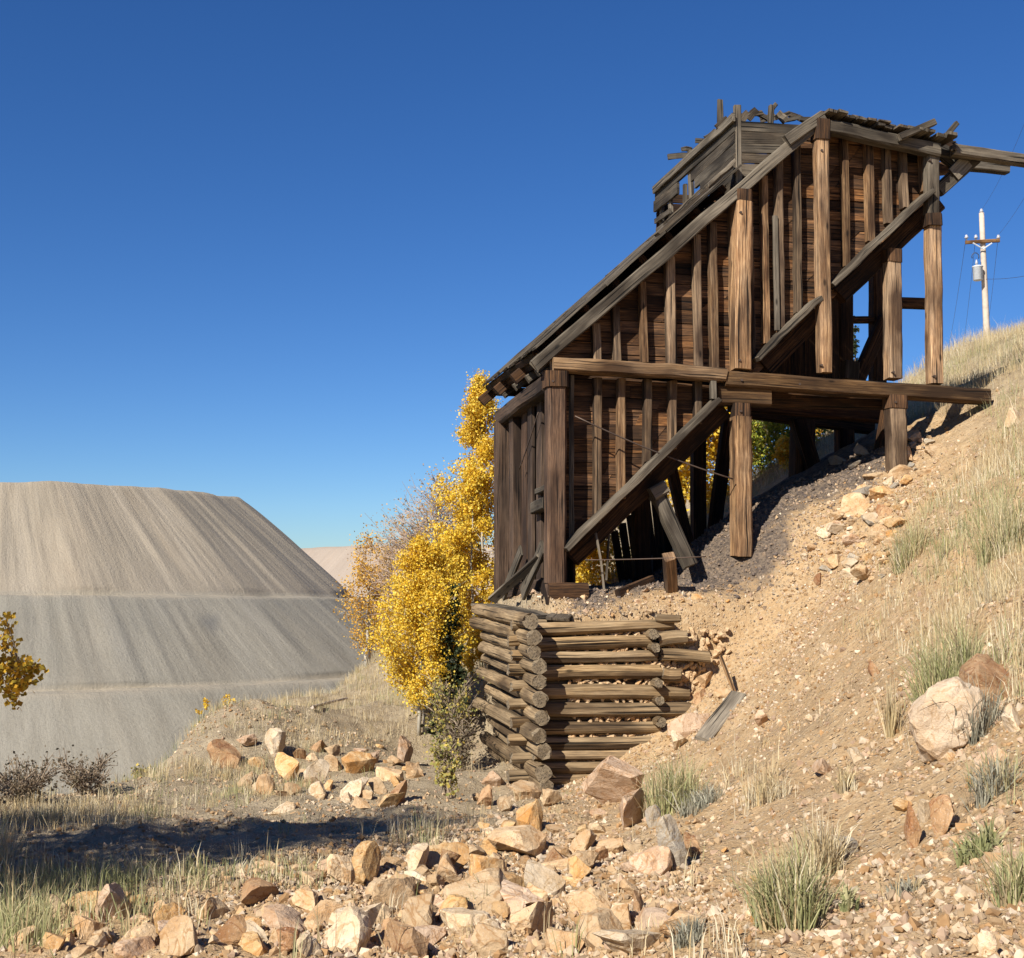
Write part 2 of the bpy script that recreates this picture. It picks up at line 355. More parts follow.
def log(mb, p0, p1, r0, r1, tint=None, k=14, jit=.006, endmi=1, bow=.018):
    p0 = Vector(p0); p1 = Vector(p1); a = p1-p0; ln = a.length; a.normalize()
    sd = a.cross(Z) if abs(a.z) < .9 else a.cross(U); sd.normalize(); up = sd.cross(a)
    n = max(3, int(ln/.3)); ou, ov = random.uniform(0, 50), random.uniform(0, 50)
    ph = [random.gauss(1, .055) for _ in range(k)]; bx = random.uniform(-bow, bow); by = random.uniform(-bow, bow)
    vs = []
    for i in range(n+1):
        t = i/n; r = (r0+(r1-r0)*t)*random.gauss(1, .04); c = p0+a*(ln*t) + (sd*bx+up*by)*math.sin(math.pi*t)
        e = [random.gauss(0, .012) for _ in range(k)] if i in (0, n) else [0]*k
        for j in range(k):
            th = 2*math.pi*j/k; vs.append(tuple(c + sd*(r*ph[j]*math.cos(th)) + up*(r*ph[j]*math.sin(th)) + a*e[j]))
    fs = []; us = []; pr = 2*math.pi*r0/k
    for i in range(n):
        for j in range(k):
            j2 = (j+1) % k; fs.append([i*k+j, (i+1)*k+j, (i+1)*k+j2, i*k+j2])
            y0, y1 = ln*i/n+ov, ln*(i+1)/n+ov
            us.append([(j*pr+ou, y0), (j*pr+ou, y1), ((j+1)*pr+ou, y1), ((j+1)*pr+ou, y0)])
    t = tint or wtint(.8, 1.2); t = (t[0]*1.28, t[1], t[2])
    mb.add(vs, fs, us, t, 0)
    cap = []; 
    for i, rev in ((0, False), (n, True)):
        ids = vs[i*k:(i+1)*k]; rr = r0 if i == 0 else r1
        uvc = [(rr*math.cos(2*math.pi*j/k), rr*math.sin(2*math.pi*j/k)) for j in range(k)]
        f = list(range(k)); 
        if rev: f = f[::-1]
        mb.add(list(ids), [f], [[uvc[q] for q in f]], t, endmi)
def tube(mb, pts, rad, k=5, tint=(.2, .2, .2), mi=0):
    pts = [Vector(p) for p in pts]; n = len(pts); vs = []
    for i, p in enumerate(pts):
        a = (pts[min(i+1, n-1)]-pts[max(i-1, 0)]).normalized(); sd = a.orthogonal().normalized(); up = a.cross(sd)
        r = rad if isinstance(rad, (int, float)) else rad[i]
        for j in range(k):
            th = 2*math.pi*j/k; vs.append(tuple(p + sd*(r*math.cos(th)) + up*(r*math.sin(th))))
    fs = [[i*k+j, i*k+(j+1) % k, (i+1)*k+(j+1) % k, (i+1)*k+j] for i in range(n-1) for j in range(k)]
    fs += [list(range(k))[::-1], [(n-1)*k+j for j in range(k)]]
    mb.add(vs, fs, [[(0, 0)]*len(f) for f in fs], tint, mi)
def fast_mesh(name, verts, tris, tints, mats, mi=None, smooth=False):
    me = bpy.data.meshes.new(name); nv = len(verts); nf = len(tris); k = tris.shape[1]
    me.vertices.add(nv); me.vertices.foreach_set('co', np.asarray(verts, np.float32).ravel())
    me.loops.add(nf*k); me.loops.foreach_set('vertex_index', np.asarray(tris, np.int32).ravel())
    me.polygons.add(nf); me.polygons.foreach_set('loop_start', np.arange(nf, dtype=np.int32)*k)
    me.update(calc_edges=True)
    me.polygons.foreach_set('use_smooth', np.full(nf, bool(smooth)))
    a = me.attributes.new('tint', 'FLOAT_COLOR', 'POINT')
    t = np.ones((nv, 4), np.float32); t[:, :3] = tints; a.data.foreach_set('color', t.ravel())
    for m in mats: me.materials.append(m)
    if mi is not None: me.polygons.foreach_set('material_index', np.asarray(mi, np.int32))
    return me
def link(name, me, parent=None, loc=(0, 0, 0)):
    o = bpy.data.objects.new(name, me); COL.objects.link(o); o.location = loc
    if parent: o.parent = parent
    return o
def thing(name, loc, label, cat, group=None):
    o = bpy.data.objects.new(name, None); COL.objects.link(o); o.location = loc; o.empty_display_size = .2
    WORLD[o.name] = Vector(loc); return tag(o, label, cat, group)
def tag(o, label, cat, group=None, kind=None):
    o['label'] = label; o['category'] = cat
    if group: o['group'] = group
    if kind: o['kind'] = kind
    return o

# ------------------------------------------------------------------ world, sun, camera
cam = bpy.data.cameras.new('camera'); cam.sensor_width = 36; cam.lens = 36*F/1024; cam.clip_end = 9000; cam.clip_start = .1
co = bpy.data.objects.new('camera', cam); COL.objects.link(co); co.rotation_euler = (math.pi/2+PITCH, 0, 0); SC.camera = co
SUN_EL = R(37); SH = Vector((.57, .82)).normalized()
SUND = V(SH.x*math.cos(SUN_EL), SH.y*math.cos(SUN_EL), -math.sin(SUN_EL))
sl = bpy.data.lights.new('sun', 'SUN'); sl.energy = 5.0; sl.angle = R(.53); sl.color = (1, .95, .87)
so = bpy.data.objects.new('sun', sl); COL.objects.link(so); so.rotation_euler = SUND.to_track_quat('-Z', 'Y').to_euler(); so.location = (-20, -30, 40)
wd = bpy.data.worlds.new('World'); SC.world = wd; wd.use_nodes = True
nt = wd.node_tree; bg = nt.nodes['Background']; sky = nt.nodes.new('ShaderNodeTexSky'); sky.sky_type = 'NISHITA'
sky.sun_disc = False; sky.sun_elevation = SUN_EL; sky.sun_rotation = math.atan2(-SH.x, -SH.y); sky.altitude = 2900; sky.air_density = 1.0; sky.air_density = 1.25; sky.dust_density = 0.0; sky.ozone_density = 1.3
hs_n = nt.nodes.new('ShaderNodeHueSaturation'); hs_n.inputs['Saturation'].default_value = 1.25; nt.links.new(sky.outputs[0], hs_n.inputs['Color'])
tn = nt.nodes.new('ShaderNodeMix'); tn.data_type = 'RGBA'; tn.blend_type = 'MULTIPLY'; tn.inputs[0].default_value = 1; tn.inputs[7].default_value = (.64, .90, 1.30, 1); nt.links.new(hs_n.outputs[0], tn.inputs[6]); nt.links.new(tn.outputs[2], bg.inputs[0]); bg.inputs[1].default_value = .05
SC.view_settings.view_transform = 'Standard'; SC.view_settings.look = 'None'; SC.view_settings.exposure = 0.72; SC.view_settings.gamma = 1
SC.cycles.use_denoising = True

# ------------------------------------------------------------------ ground sheet
def grid_axis(lo, hi, step, out_lo, out_hi):
    a = list(np.arange(lo, hi, step)); s = step; x = lo; left = []
    while x > out_lo: s *= 1.13; x -= s; left.append(x)
    s = step; x = a[-1]; right = []
    while x < out_hi: s *= 1.13; x += s; right.append(x)
    return np.array(left[::-1] + a + right)
xs = grid_axis(-8.5, 13.5, .085, -4000, 4000); ys = grid_axis(3.2, 30, .085, -1500, 6000)
GX, GY = np.meshgrid(xs, ys); GZ = ground_z(GX, GY)
def zone_masks(x, y, z):
    px, py, d = project(x, y, z)
    u = (x-OA[0])*UA[0] + (y-OA[1])*UA[1]; w = (x-OA[0])*WA[0] + (y-OA[1])*WA[1]
    nz = fbm(x*.8, y*.8, 40, 3)*.8
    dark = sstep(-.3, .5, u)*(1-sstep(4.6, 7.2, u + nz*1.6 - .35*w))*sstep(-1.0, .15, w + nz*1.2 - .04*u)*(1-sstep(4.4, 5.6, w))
    left = 1-sstep(-.6, 1.2, x - (y-9)*.03 + nz)
    left = left*sstep(7.8, 10, y + nz)
    hill = sstep(3.2, 5.4, x - np.maximum(0, 12-y)*-.05 + nz*1.2)*sstep(8.5, 12, y)*(1-dark)*sstep(6.2, 8.6, u + (w+1)*-.22 + nz*.8)
    back = sstep(5, 7, w)
    return dark, np.clip(left + hill*.8 + back, 0, 1)
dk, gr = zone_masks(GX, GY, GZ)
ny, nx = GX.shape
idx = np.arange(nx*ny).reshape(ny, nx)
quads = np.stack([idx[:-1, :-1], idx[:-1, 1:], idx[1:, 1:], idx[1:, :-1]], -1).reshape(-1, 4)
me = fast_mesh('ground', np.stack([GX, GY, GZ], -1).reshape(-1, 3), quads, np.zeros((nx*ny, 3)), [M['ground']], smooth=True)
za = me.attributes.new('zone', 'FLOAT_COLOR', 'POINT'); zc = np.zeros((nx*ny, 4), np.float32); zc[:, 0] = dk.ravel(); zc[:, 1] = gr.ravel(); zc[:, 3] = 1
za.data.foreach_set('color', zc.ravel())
g_o = link('ground', me); g_o['kind'] = 'structure'; g_o['label'] = 'tan gravelly hillside falling left to a grassy flat'

# ------------------------------------------------------------------ far waste rock dumps
def dump(name, xc, yc, tiers, mat, th0, th1, m, label, ztilt=0.0, seed=1, front=0, spot=None):
    """tiers: list of (offset, z) breaks from the plateau edge outwards"""
    th = np.radians(np.linspace(th0, th1, m)); rows = []; tint = []; uvs = []
    rows.append((np.full(m, 2.0), np.full(m, tiers[0][1]), (0, 1, 0), 0)); sl_ = 0
    arc = th*(tiers[0][0]+60)
    for k in range(len(tiers)-1):
        (o0, z0), (o1, z1) = tiers[k], tiers[k+1]; bench = abs(z1-z0) < 2
        nn = 3 if bench else 26; ln = math.hypot(o1-o0, z1-z0)
        for i in range(nn):
            t = i/nn; o = o0+(o1-o0)*t; z = z0+(z1-z0)*t
            env = math.sin(math.pi*min(1, t*1.02))**.5 if not bench else 0
            gul = (fbm(arc*.05, np.full(m, (sl_+ln*t)*.006), seed, 4)*2.6 + fbm(arc*.22, np.full(m, (sl_+ln*t)*.02), seed+5, 3)*.8)*env
            edge = fbm(arc*.03, np.full(m, k*9.1), seed+9, 6)*(2.0 if k == 0 else 2.2)
            rows.append((o+gul*1.0+edge*1.2, z+edge*.45+ztilt*np.clip((th+math.pi/2)/1.6, -.6, 1.2)*(t if k == 0 else 1), (1.0 if k > 1 or (k == 1) else 0.0, 1.0 if bench else (.55 if i == 0 else 0), 0), sl_+ln*t))
        sl_ += ln
    rows.append((np.full(m, tiers[-1][0]), np.full(m, tiers[-1][1]), (1, 0, 0), sl_))
    vs = []; ti = []; uv = []
    for (o, z, t, s_) in rows:
        x = xc + o*np.cos(th); y = yc + o*np.sin(th)
        vs.append(np.stack([x, y, z], -1)); tt = np.tile(np.array(t, float), (m, 1))
        if spot is not None:
            px, py, d = project(x, y, z)
        ti.append(tt); uv.append(np.stack([arc, np.full(m, s_)], -1))
    vs = np.array(vs); nr = len(rows); ti = np.array(ti); uv = np.array(uv)
    if spot is not None:
        c = Vector(spot); PX_, PY_, D_ = project(vs[..., 0], vs[..., 1], vs[..., 2]); rr = np.hypot(PX_-210, (PY_-622)*1.2)
        gx = 264+(PY_-594)*1.21; gl = np.abs(PX_-gx); on_ = (PY_ > 596)*(PY_ < 655)
        ti[..., 2] = np.clip((1-rr/15.0)*1.2 + fbm(vs[..., 0]*.4, vs[..., 2]*.4, 5, 3)*.5*(rr < 18) + np.clip(1-gl/2.6, 0, 1)*on_*.9, 0, 1)*.7
        ti[..., 2] = np.clip(ti[..., 2], 0, 1)
    ix = np.arange(nr*m).reshape(nr, m)
    q = np.stack([ix[:-1, :-1], ix[1:, :-1], ix[1:, 1:], ix[:-1, 1:]], -1).reshape(-1, 4)
    me = fast_mesh(name, vs.reshape(-1, 3), q, ti.reshape(-1, 3), [mat], smooth=True)
    ul = me.uv_layers.new(name='UVMap'); ul.data.foreach_set('uv', uv.reshape(-1, 2)[q.ravel()].ravel().astype(np.float32))
    o = link(name, me); o['kind'] = 'structure'; o['label'] = label; return o
R0 = 109
dump('mine_dump_hill', -233, 560, [(R0, 35.4), (R0+51.5, -4.2), (R0+61, -4.8), (R0+99, -32.0), (R0+107, -32.6), (R0+175, -80)], M['dump'], -205, 40, 760,
     'huge terraced grey tan waste rock dump across the valley', ztilt=-4.5, seed=4, spot=at(210, 622, 368))
dump('mine_dump_hill', 130, 1320, [(420, 24.2), (500, -40), (520, -42), (560, -80)], M['dump_pink'], -200, 20, 300,
     'distant flat topped pinkish dump beyond the terraced one', seed=14)

# ------------------------------------------------------------------ ore bin
bin_ = thing('ore_bin', O, 'tall weathered timber ore bin with sloping roof standing on posts above the log crib', 'ore bin')
def part(name, mat, fill, parent=bin_):
    mb = MB(); fill(mb); return mb.build(name, mat, parent)
def tim(name, mat, p0, p1, w, h, parent=bin_, **kw):
    return part(name, M[mat], lambda mb: timber(mb, p0, p1, w, h, **kw), parent)
PX = lambda n, d=20.5: n*d/F     # pixels to metres at the wall

# wall sheathing: horizontal planks clipped to a polygon given in (u, z)
def poly_uz(pts, off): return [(uvz(S(px, py, off))[0], uvz(S(px, py, off))[2]) for px, py in pts]
def span(poly, z):
    xs_ = []
    for i in range(len(poly)):
        (a, b), (c, d) = poly[i], poly[(i+1) % len(poly)]
        if (b-z)*(d-z) <= 0 and abs(b-d) > 1e-6: xs_.append(a+(c-a)*(z-b)/(d-b))
    return (min(xs_), max(xs_)) if len(xs_) >= 2 else None
def plank_wall(mb, poly, off, th=.045, bh=.2, lo=.7, hi=1.25, gap=.008):
    z0 = min(p[1] for p in poly); z1 = max(p[1] for p in poly); z = z0+.004
    while z < z1-.03:
        h = bh*random.uniform(.8, 1.2); zt = min(z+h, z1-.004); sa = span(poly, z+.002); sb = span(poly, zt-gap)
        if sa and sb:
            cuts = [0.0]; 
            while cuts[-1] < .99: cuts.append(min(1.0, cuts[-1]+random.uniform(.3, .8)))
            if len(cuts) > 2 and cuts[-1]-cuts[-2] < .12: cuts.pop(-2)
            for c0, c1 in zip(cuts[:-1], cuts[1:]):
                ua0, ua1 = sa[0]+(sa[1]-sa[0])*c0, sa[0]+(sa[1]-sa[0])*c1; ub0, ub1 = sb[0]+(sb[1]-sb[0])*c0, sb[0]+(sb[1]-sb[0])*c1
                e = .004 if c1 < 1 else 0; dz = random.gauss(0, .006); o_ = off+random.uniform(-.008, .008); zz = zt-gap
                P = [(ua0, z), (ua1-e, z+dz), (ub1-e, zz+dz), (ub0, zz)]
                vs = [tuple(L(a, o_, b)) for a, b in P] + [tuple(L(a, o_+th, b)) for a, b in P]
                fs = [[0, 1, 2, 3], [7, 6, 5, 4], [0, 4, 5, 1], [1, 5, 6, 2], [2, 6, 7, 3], [3, 7, 4, 0]]
                ou, ov = random.uniform(0, 50), random.uniform(0, 50)
                uv4 = [(b-z+ou, a+ov) for a, b in P]; uvv = uv4+[(q[0]+.1, q[1]) for q in uv4]
                mb.add(vs, fs, [[uvv[i] for i in f] for f in fs], wtint(lo, hi))
        z = zt
WALL_OFF = .31
low_poly = poly_uz([(561, 374), (720, 382), (720, 404), (566, 553), (561, 556)], WALL_OFF)
up_poly = poly_uz([(541, 363), (759, 372), (928, 203), (934, 150), (824, 126), (543, 355)], WALL_OFF)
part('side_wall', M['wood_dark'], lambda mb: (plank_wall(mb, low_poly, WALL_OFF, lo=.45, hi=2.1), plank_wall(mb, up_poly, WALL_OFF, lo=.45, hi=2.1), plank_wall(mb, low_poly, WALL_OFF+.07, .03, .31), plank_wall(mb, up_poly, WALL_OFF+.07, .03, .31)))['label'] = 'near long wall of horizontal planks'
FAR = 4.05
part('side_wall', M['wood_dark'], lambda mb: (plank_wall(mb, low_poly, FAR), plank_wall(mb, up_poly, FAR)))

# studs on the outside of the near wall
SW = .13; SOFF = .225
for x, a, b in [(597,378,523),(621,379,499),(647,380,474),(672,381,449),(697,382,424)]:
    tim('stud', 'wood', S(x, a, SOFF), S(x+random.uniform(-.5, .5), b, SOFF), .165, SW, tint=wtint(.5, 1.05), jit=.008)
tim('stud', 'wood_grey', S(571.5, 376, .12), S(571.5, 541, .12), .10, .06)
for x, a, b, w in [(596,324,361,.15),(616,307,362,.13),(643,283,363,.12),(670,258,366,.17),(697,236,367,.13),(713,224,368,.14),(732.5,198,369,.10),
                   (751.5,228,369,.06),(764.5,177,344,.12),(779,160,328,.13),(797,145,313,.12),(845,137,267,.12),(869,139,242,.15),(887,143,224,.13),(903,146,209,.13),(922.5,147,192,.10)]:
    tim('stud', 'wood', S(x-1.2, a, SOFF), S(x+1.2, b, SOFF), .165, w*.95, tint=wtint(.5, 1.35), jit=.009)
tim('stud', 'wood_grey', S(775, 216, SOFF-.10), S(777, 330, SOFF-.10), .05, .09)

# posts of the near side
def post(x0, y0, x1, y1, w, mat='wood', off=0.0, cap=None, tint=None, d=None):
    w *= .90
    p = tim('post', mat, S(x0, y0, off), S(x1, y1, off), d or w, w, n=10, jit=.011, tint=tint or wtint(.9, 1.15))
    if cap: 
        cy0, cy1, cw = cap
        tim('cap_block', 'wood_dark', S(x0, cy0, off), S(x0, cy1, off), cw*.94, cw*.94, parent=p, tint=wtint(.9, 1.2, .9))
    return p
post(555.5, 387, 555, 600, .34, 'wood_end', cap=(372, 388, .40), tint=(1.25, .2, .5))
post(740.5, 417, 741.5, 556, .34, cap=(404, 418, .30), tint=(1.0, .15, .5))
post(895, 408, 897.5, 480, .34, cap=(396, 409, .36), tint=(.9, .6, .5))
post(742, 203, 740.5, 370, .33, cap=(191, 204, .30), tint=(1.45, .2, .5))
post(820.5, 140, 824.5, 373, .25, cap=(121, 141, .30), tint=(1.35, .3, .5), off=-.06)
post(892, 262, 893, 379, .29, cap=(250, 263, .30), tint=(1.4, .5, .5), off=.12)
p_ = post(931, 146, 931.5, 226, .25, 'wood_grey', tint=(1.0, .4, .5))
post(932.5, 226.5, 934.5, 384, .27, tint=(1.6, .35, .5))
tim('splice_block', 'wood_dark', S(931, 215, -.03), S(932, 227, -.03), .3, .28)
# stub standing inside on the sill
tim('post', 'wood_grey', S(850, 362, 1.6), S(849, 380, 1.6), .26, .30)

# main horizontal beams
tim('beam', 'wood_orange', S(551.5, 365, -.02), S(724, 376, -.02), .30, .22, n=9, jit=.012, tint=(.95, .45, .5), bow=.02)
tim('beam', 'wood_orange', S(722, 379.5, .03), S(986, 397.5, .03), .32, .26, n=10, jit=.013, tint=(.42, .1, .5))
tim('beam', 'wood_orange', S(715, 395, .10), S(768, 397, .10), .28, .35, tint=(.45, .1, .5))
tim('beam', 'wood_dark', S(768, 399, .5), S(900, 401, .5), .25, .3, tint=(.6, .2, .5))
tim('beam', 'wood_dark', S(730, 402, 2.0), S(880, 414, 2.0), .25, .35, tint=(.6, .2, .5))
tim('beam', 'wood_dark', S(735, 408, 3.9), S(872, 426, 3.9), .25, .35, tint=(.6, .2, .5))
# sloping floor beams (near edge of the two chute floors)
def sloped(p0, p1, offs, body_w, parts):
    tim('sill_plank', 'wood_grey', S(*p0, offs-.04), S(*p1, offs-.04), .40, .085, n=9, jit=.012, tint=(1.0, .45, .5), bow=.012)
    dx, dy = body_w
    tim('floor_beam', 'wood_dark', S(p0[0]+dx, p0[1]+dy, offs+.30), S(p1[0]+dx, p1[1]+dy, offs+.34), .2, .33, n=9, jit=.012, tint=(.5, .2, .5))
sloped((564, 550), (716, 401), -.04, (7, 7.5), 1)
sloped((755, 360), (817, 299.5), .06, (8, 8), 1)
sloped((829, 287), (928, 193.5), .04, (9, 9), 1)
tim('end_plate', 'wood_grey', S(713, 381, -.1), S(713, 399, -.1), .12, .10)
def slab(mb, a, b, w0, w1, th, n=18):
    """planks laid across the slope between the wall planes"""
    a = Vector(a); b = Vector(b); ax = (b-a)
    for i in range(n):
        p = a + ax*((i+.5)/n); 
        timber(mb, p+W*w0, p+W*w1, ax.length/n*.97, th, side=ax.normalized(), ch=0, n=2, jit=.004, tint=wtint(.5, .8))
part('chute_floor', M['wood_dark'], lambda mb: (slab(mb, S(569, 559), S(718, 411), .36, FAR-.02, .07)))
part('chute_floor', M['wood_dark'], lambda mb: (slab(mb, S(757, 372), S(930, 207), .36, FAR-.02, .07)))
part('chute_floor', M['wood_dark'], lambda mb: (slab(mb, S(718, 390), S(762, 392), .36, FAR-.02, .07, 5)))
for off in (1.3, 2.6, 3.9):
    a = S(575, 562); b = S(716, 421); tim('floor_beam', 'wood_dark', a+W*off, b+W*off, .2, .24, tint=(.6, .2, .5))
    a = S(765, 375); b = S(926, 220); tim('floor_beam', 'wood_dark', a+W*off, b+W*off, .2, .24, tint=(.6, .2, .5))

# end wall of upright planks
EO = .30
def ep(w, z, off=EO): return L(off, w, z)
zt = uvz(S(552, 384))[2]; zb = uvz(S(555, 592))[2]
TOPZ = zt+.10
tim('end_beam', 'wood_end', L(-.02, .18, TOPZ-.06), L(.02, 3.92, TOPZ-.16), .30, .30, side=U, n=8, jit=.012, tint=(.7, .5, .5))
tim('end_beam', 'wood_end', L(.12, .18, zb+.10), L(.12, 3.92, zb-.05), .26, .28, side=U, n=8, jit=.012, tint=(.7, .5, .5))
w = .34
ew = []
for k, (wd_, off) in enumerate([(.26,.22),(.20,.10),(.22,.26),(.34,.12),(.16,.24),(.32,.05),(.26,.20),(.38,.10),(.22,.26),(.34,.06),(.18,.20),(.30,.14)]):
    ew.append((w, wd_, off)); w += wd_+.015
def end_wall(mb):
    for k, (w0, wd_, off) in enumerate(ew):
        lo_ = zb + random.uniform(.0, .22)
        timber(mb, L(off, w0+wd_/2, lo_), L(off+random.uniform(-.02, .02), w0+wd_/2, TOPZ-.2+random.uniform(-.04, .06)), .06 + .10*(k % 3 == 0), wd_, side=U, ch=.006, n=6, jit=.006, tint=wtint(.75, 1.2))
part('end_wall', M['wood_end'], end_wall)
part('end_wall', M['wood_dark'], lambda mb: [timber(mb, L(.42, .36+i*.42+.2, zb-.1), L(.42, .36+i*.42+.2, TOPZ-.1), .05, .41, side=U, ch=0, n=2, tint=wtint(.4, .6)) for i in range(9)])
tim('post', 'wood_end', L(0, 3.82, zb-.25), L(0, 3.82, TOPZ-.25), .30, .30, tint=(.9, .4, .5), n=8, jit=.01)
tim('window_sill', 'wood_grey', L(-.02, .42, zb+1.45), L(-.02, 1.25, zb+1.40), .16, .20, side=U, tint=(.6, .5, .5))
tim('window_sill', 'wood_grey', L(.02, .46, zb+1.72), L(.02, 1.2, zb+1.68), .10, .10, side=U, tint=(.5, .5, .5))
tim('foot_board', 'wood_grey', L(-.12, .3, zb+.72), L(-.22, 1.3, zb-.05), .06, .26, side=U, tint=(.7, .5, .5))
tim('foot_board', 'wood_grey', L(-.10, 1.9, zb+.70), L(-.2, 2.9, zb-.1), .05, .22, side=U, tint=(.75, .6, .5))
tim('foot_block', 'wood_dark', L(-.15, .05, zb-.02), L(.5, .05, zb-.02), .5, .34, tint=(.6, .4, .5))

# roof: rafters, purlins, deck
RA, RB = S(534, 366, -.05), S(823, 118, -.05)
RA, RB = S(534, 366, -.04), S(823, 118, -.04)
tim('rafter', 'wood_grey', RA, RB, .14, .21, n=14, jit=.012, tint=(1.15, .6, .5))
for off in (1.4, 2.8, 4.2): tim('rafter', 'wood_dark', RA+W*(off+.05), RB+W*(off+.05), .12, .2, tint=(.7, .4, .5))
DA, DB = S(534, 348.6, -.14), S(742, 165, -.14)
ru = (DB-DA).normalized(); rn = ru.cross(W).normalized()
if rn.z < 0: rn = -rn
for t in (.02, .13, .26, .40, .53, .66, .80, .93):
    p = DA + (DB-DA)*t - rn*.10; tim('purlin', 'wood_dark', p+W*.40, p+W*4.1, .12, .13, side=ru, tint=(.7, .4, .5), bow=.01)
def deck(mb):
    w0 = -.02; k = 0
    while w0 < 4.15:
        bw = random.uniform(.17, .26); t0 = random.uniform(-.006, .012)
        cuts = sorted([random.uniform(.25, .45), random.uniform(.6, .8)]); cuts = [t0]+cuts+[random.uniform(.94, 1.0)]
        for a_, b_ in zip(cuts[:-1], cuts[1:]):
            lift = random.uniform(-.008, .022)
            timber(mb, DA+(DB-DA)*a_+W*(w0+bw/2)+rn*lift, DA+(DB-DA)*(b_-.002)+W*(w0+bw/2)+rn*random.uniform(-.008, .022), bw*.97, .036, ch=0, n=5, jit=.006, tint=wtint(.65, 1.1))
        w0 += bw; k += 1
part('roof', M['wood_grey'], deck)
def loose_layers(mb):
    for t0, t1, o_, w_ in [(.60, .97, .07, .1), (.66, .84, .12, .2), (.85, .99, .12, .05)]:
        timber(mb, DA+(DB-DA)*t0+rn*o_+W*w_, DA+(DB-DA)*t1+rn*(o_+.02)+W*w_, .2, .05, n=5, jit=.012, ch=0, tint=wtint(.9, 1.3))
part('roof_patch', M['wood_grey'], loose_layers)
# eave blocks sticking out under the roof at the end wall
for w_ in (.55, 1.25, 2.2, 3.1): 
    p = L(-.15, w_, TOPZ+.16); tim('rafter_tail', 'wood_grey', p, p+U*.7+Z*.5, .12, .14, tint=(.8, .6, .5))
tim('eave_board', 'wood_dark', DA+W*.3-rn*.18+ru*.1, DA+W*4.0-rn*.18+ru*.1, .06, .2, side=ru, tint=(.5, .3, .5), bow=.02)

# flat top behind the ridge: boards laid across, broken ends over the top beam
tim('beam', 'wood_grey', S(826, 127, -.08), S(938, 151.5, -.08), .22, .23, n=8, jit=.012, tint=(.75, .5, .5))
tim('beam', 'wood_dark', S(826, 127)+W*4.1, S(938, 151.5)+W*4.1, .2, .2)
ta, tb = S(820, 119), S(946, 146); 
def top_deck(mb):
    ax = tb-ta; n = 13
    for i in range(n):
        p = ta + ax*((i+.5)/n) + Z*.04; t = random.uniform(-.06, .03); s_ = random.uniform(.02, .07)
        timber(mb, p+W*(-.30+random.uniform(-.1, .12))+Z*random.uniform(-.02, .05), p+W*(4.3+random.uniform(-.3, .3))+Z*random.uniform(0, .05), ax.length/n*random.uniform(.75, 1.0), .05, side=(ax.normalized()+Z*t), ch=0, n=4, jit=.012, tint=wtint(.6, 1.1))
    for i in range(10):
        p = ta + ax*random.uniform(.1, 1.02) + Z*random.uniform(.07, .11)
        timber(mb, p+W*random.uniform(-.35, 0), p+W*random.uniform(.5, 1.5)+Z*random.uniform(0, .04), random.uniform(.14, .26), .03, side=(ax.normalized()+Z*random.uniform(-.07, .07)), ch=0, n=3, jit=.015, tint=wtint(.6, 1.1))
part('top_deck', M['wood_grey'], top_deck)
def st(px0, py0, px1, py1, w_, h_, off, mat='wood_grey', name='loose_board', **kw):
    return tim(name, mat, S(px0, py0, off), S(px1, py1, off), w_, h_, **kw)
st(899, 137.5, 934, 122.5, .14, .12, -.30, tint=(1.1, .6, .5)); st(936, 148, 957, 123, .08, .09, .2, tint=(.6, .5, .5)); st(905, 131, 950, 151, .1, .12, .5, tint=(.5, .5, .5))
st(930, 147, 962, 172, .1, .16, .3, tint=(.5, .5, .5)); st(925, 150, 970, 158, .12, .12, .1, tint=(.5, .5, .5)); st(940, 138, 968, 158, .08, .2, .6, 'wood_dark')
st(932, 170, 966, 166, .2, .22, .9, 'wood_dark')
# track stringers running out to the right
st(952, 150.5, 1062, 166, .2, .20, -.02, name='stringer', tint=(1.15, .45, .5), n=8, jit=.012)
st(948, 163.5, 1007, 169.5, .2, .18, .8, name='stringer', tint=(.75, .5, .5))
st(938, 191, 975, 158, .14, .24, .22, name='brace', tint=(.75, .5, .5)); st(953, 175, 967, 161, .05, .26, .12, name='cleat', tint=(1.2, .7, .5))
for i in range(8):
    p = S(random.uniform(940, 972), random.uniform(146, 153), random.uniform(-.1, .8))
    tim('broken_board', 'wood_grey', p, p+V(random.uniform(-.25, .25), random.uniform(-.3, .3), random.uniform(-.06, .03)), .09, .025, ch=0, n=2, jit=.012, tint=wtint(.4, .9))

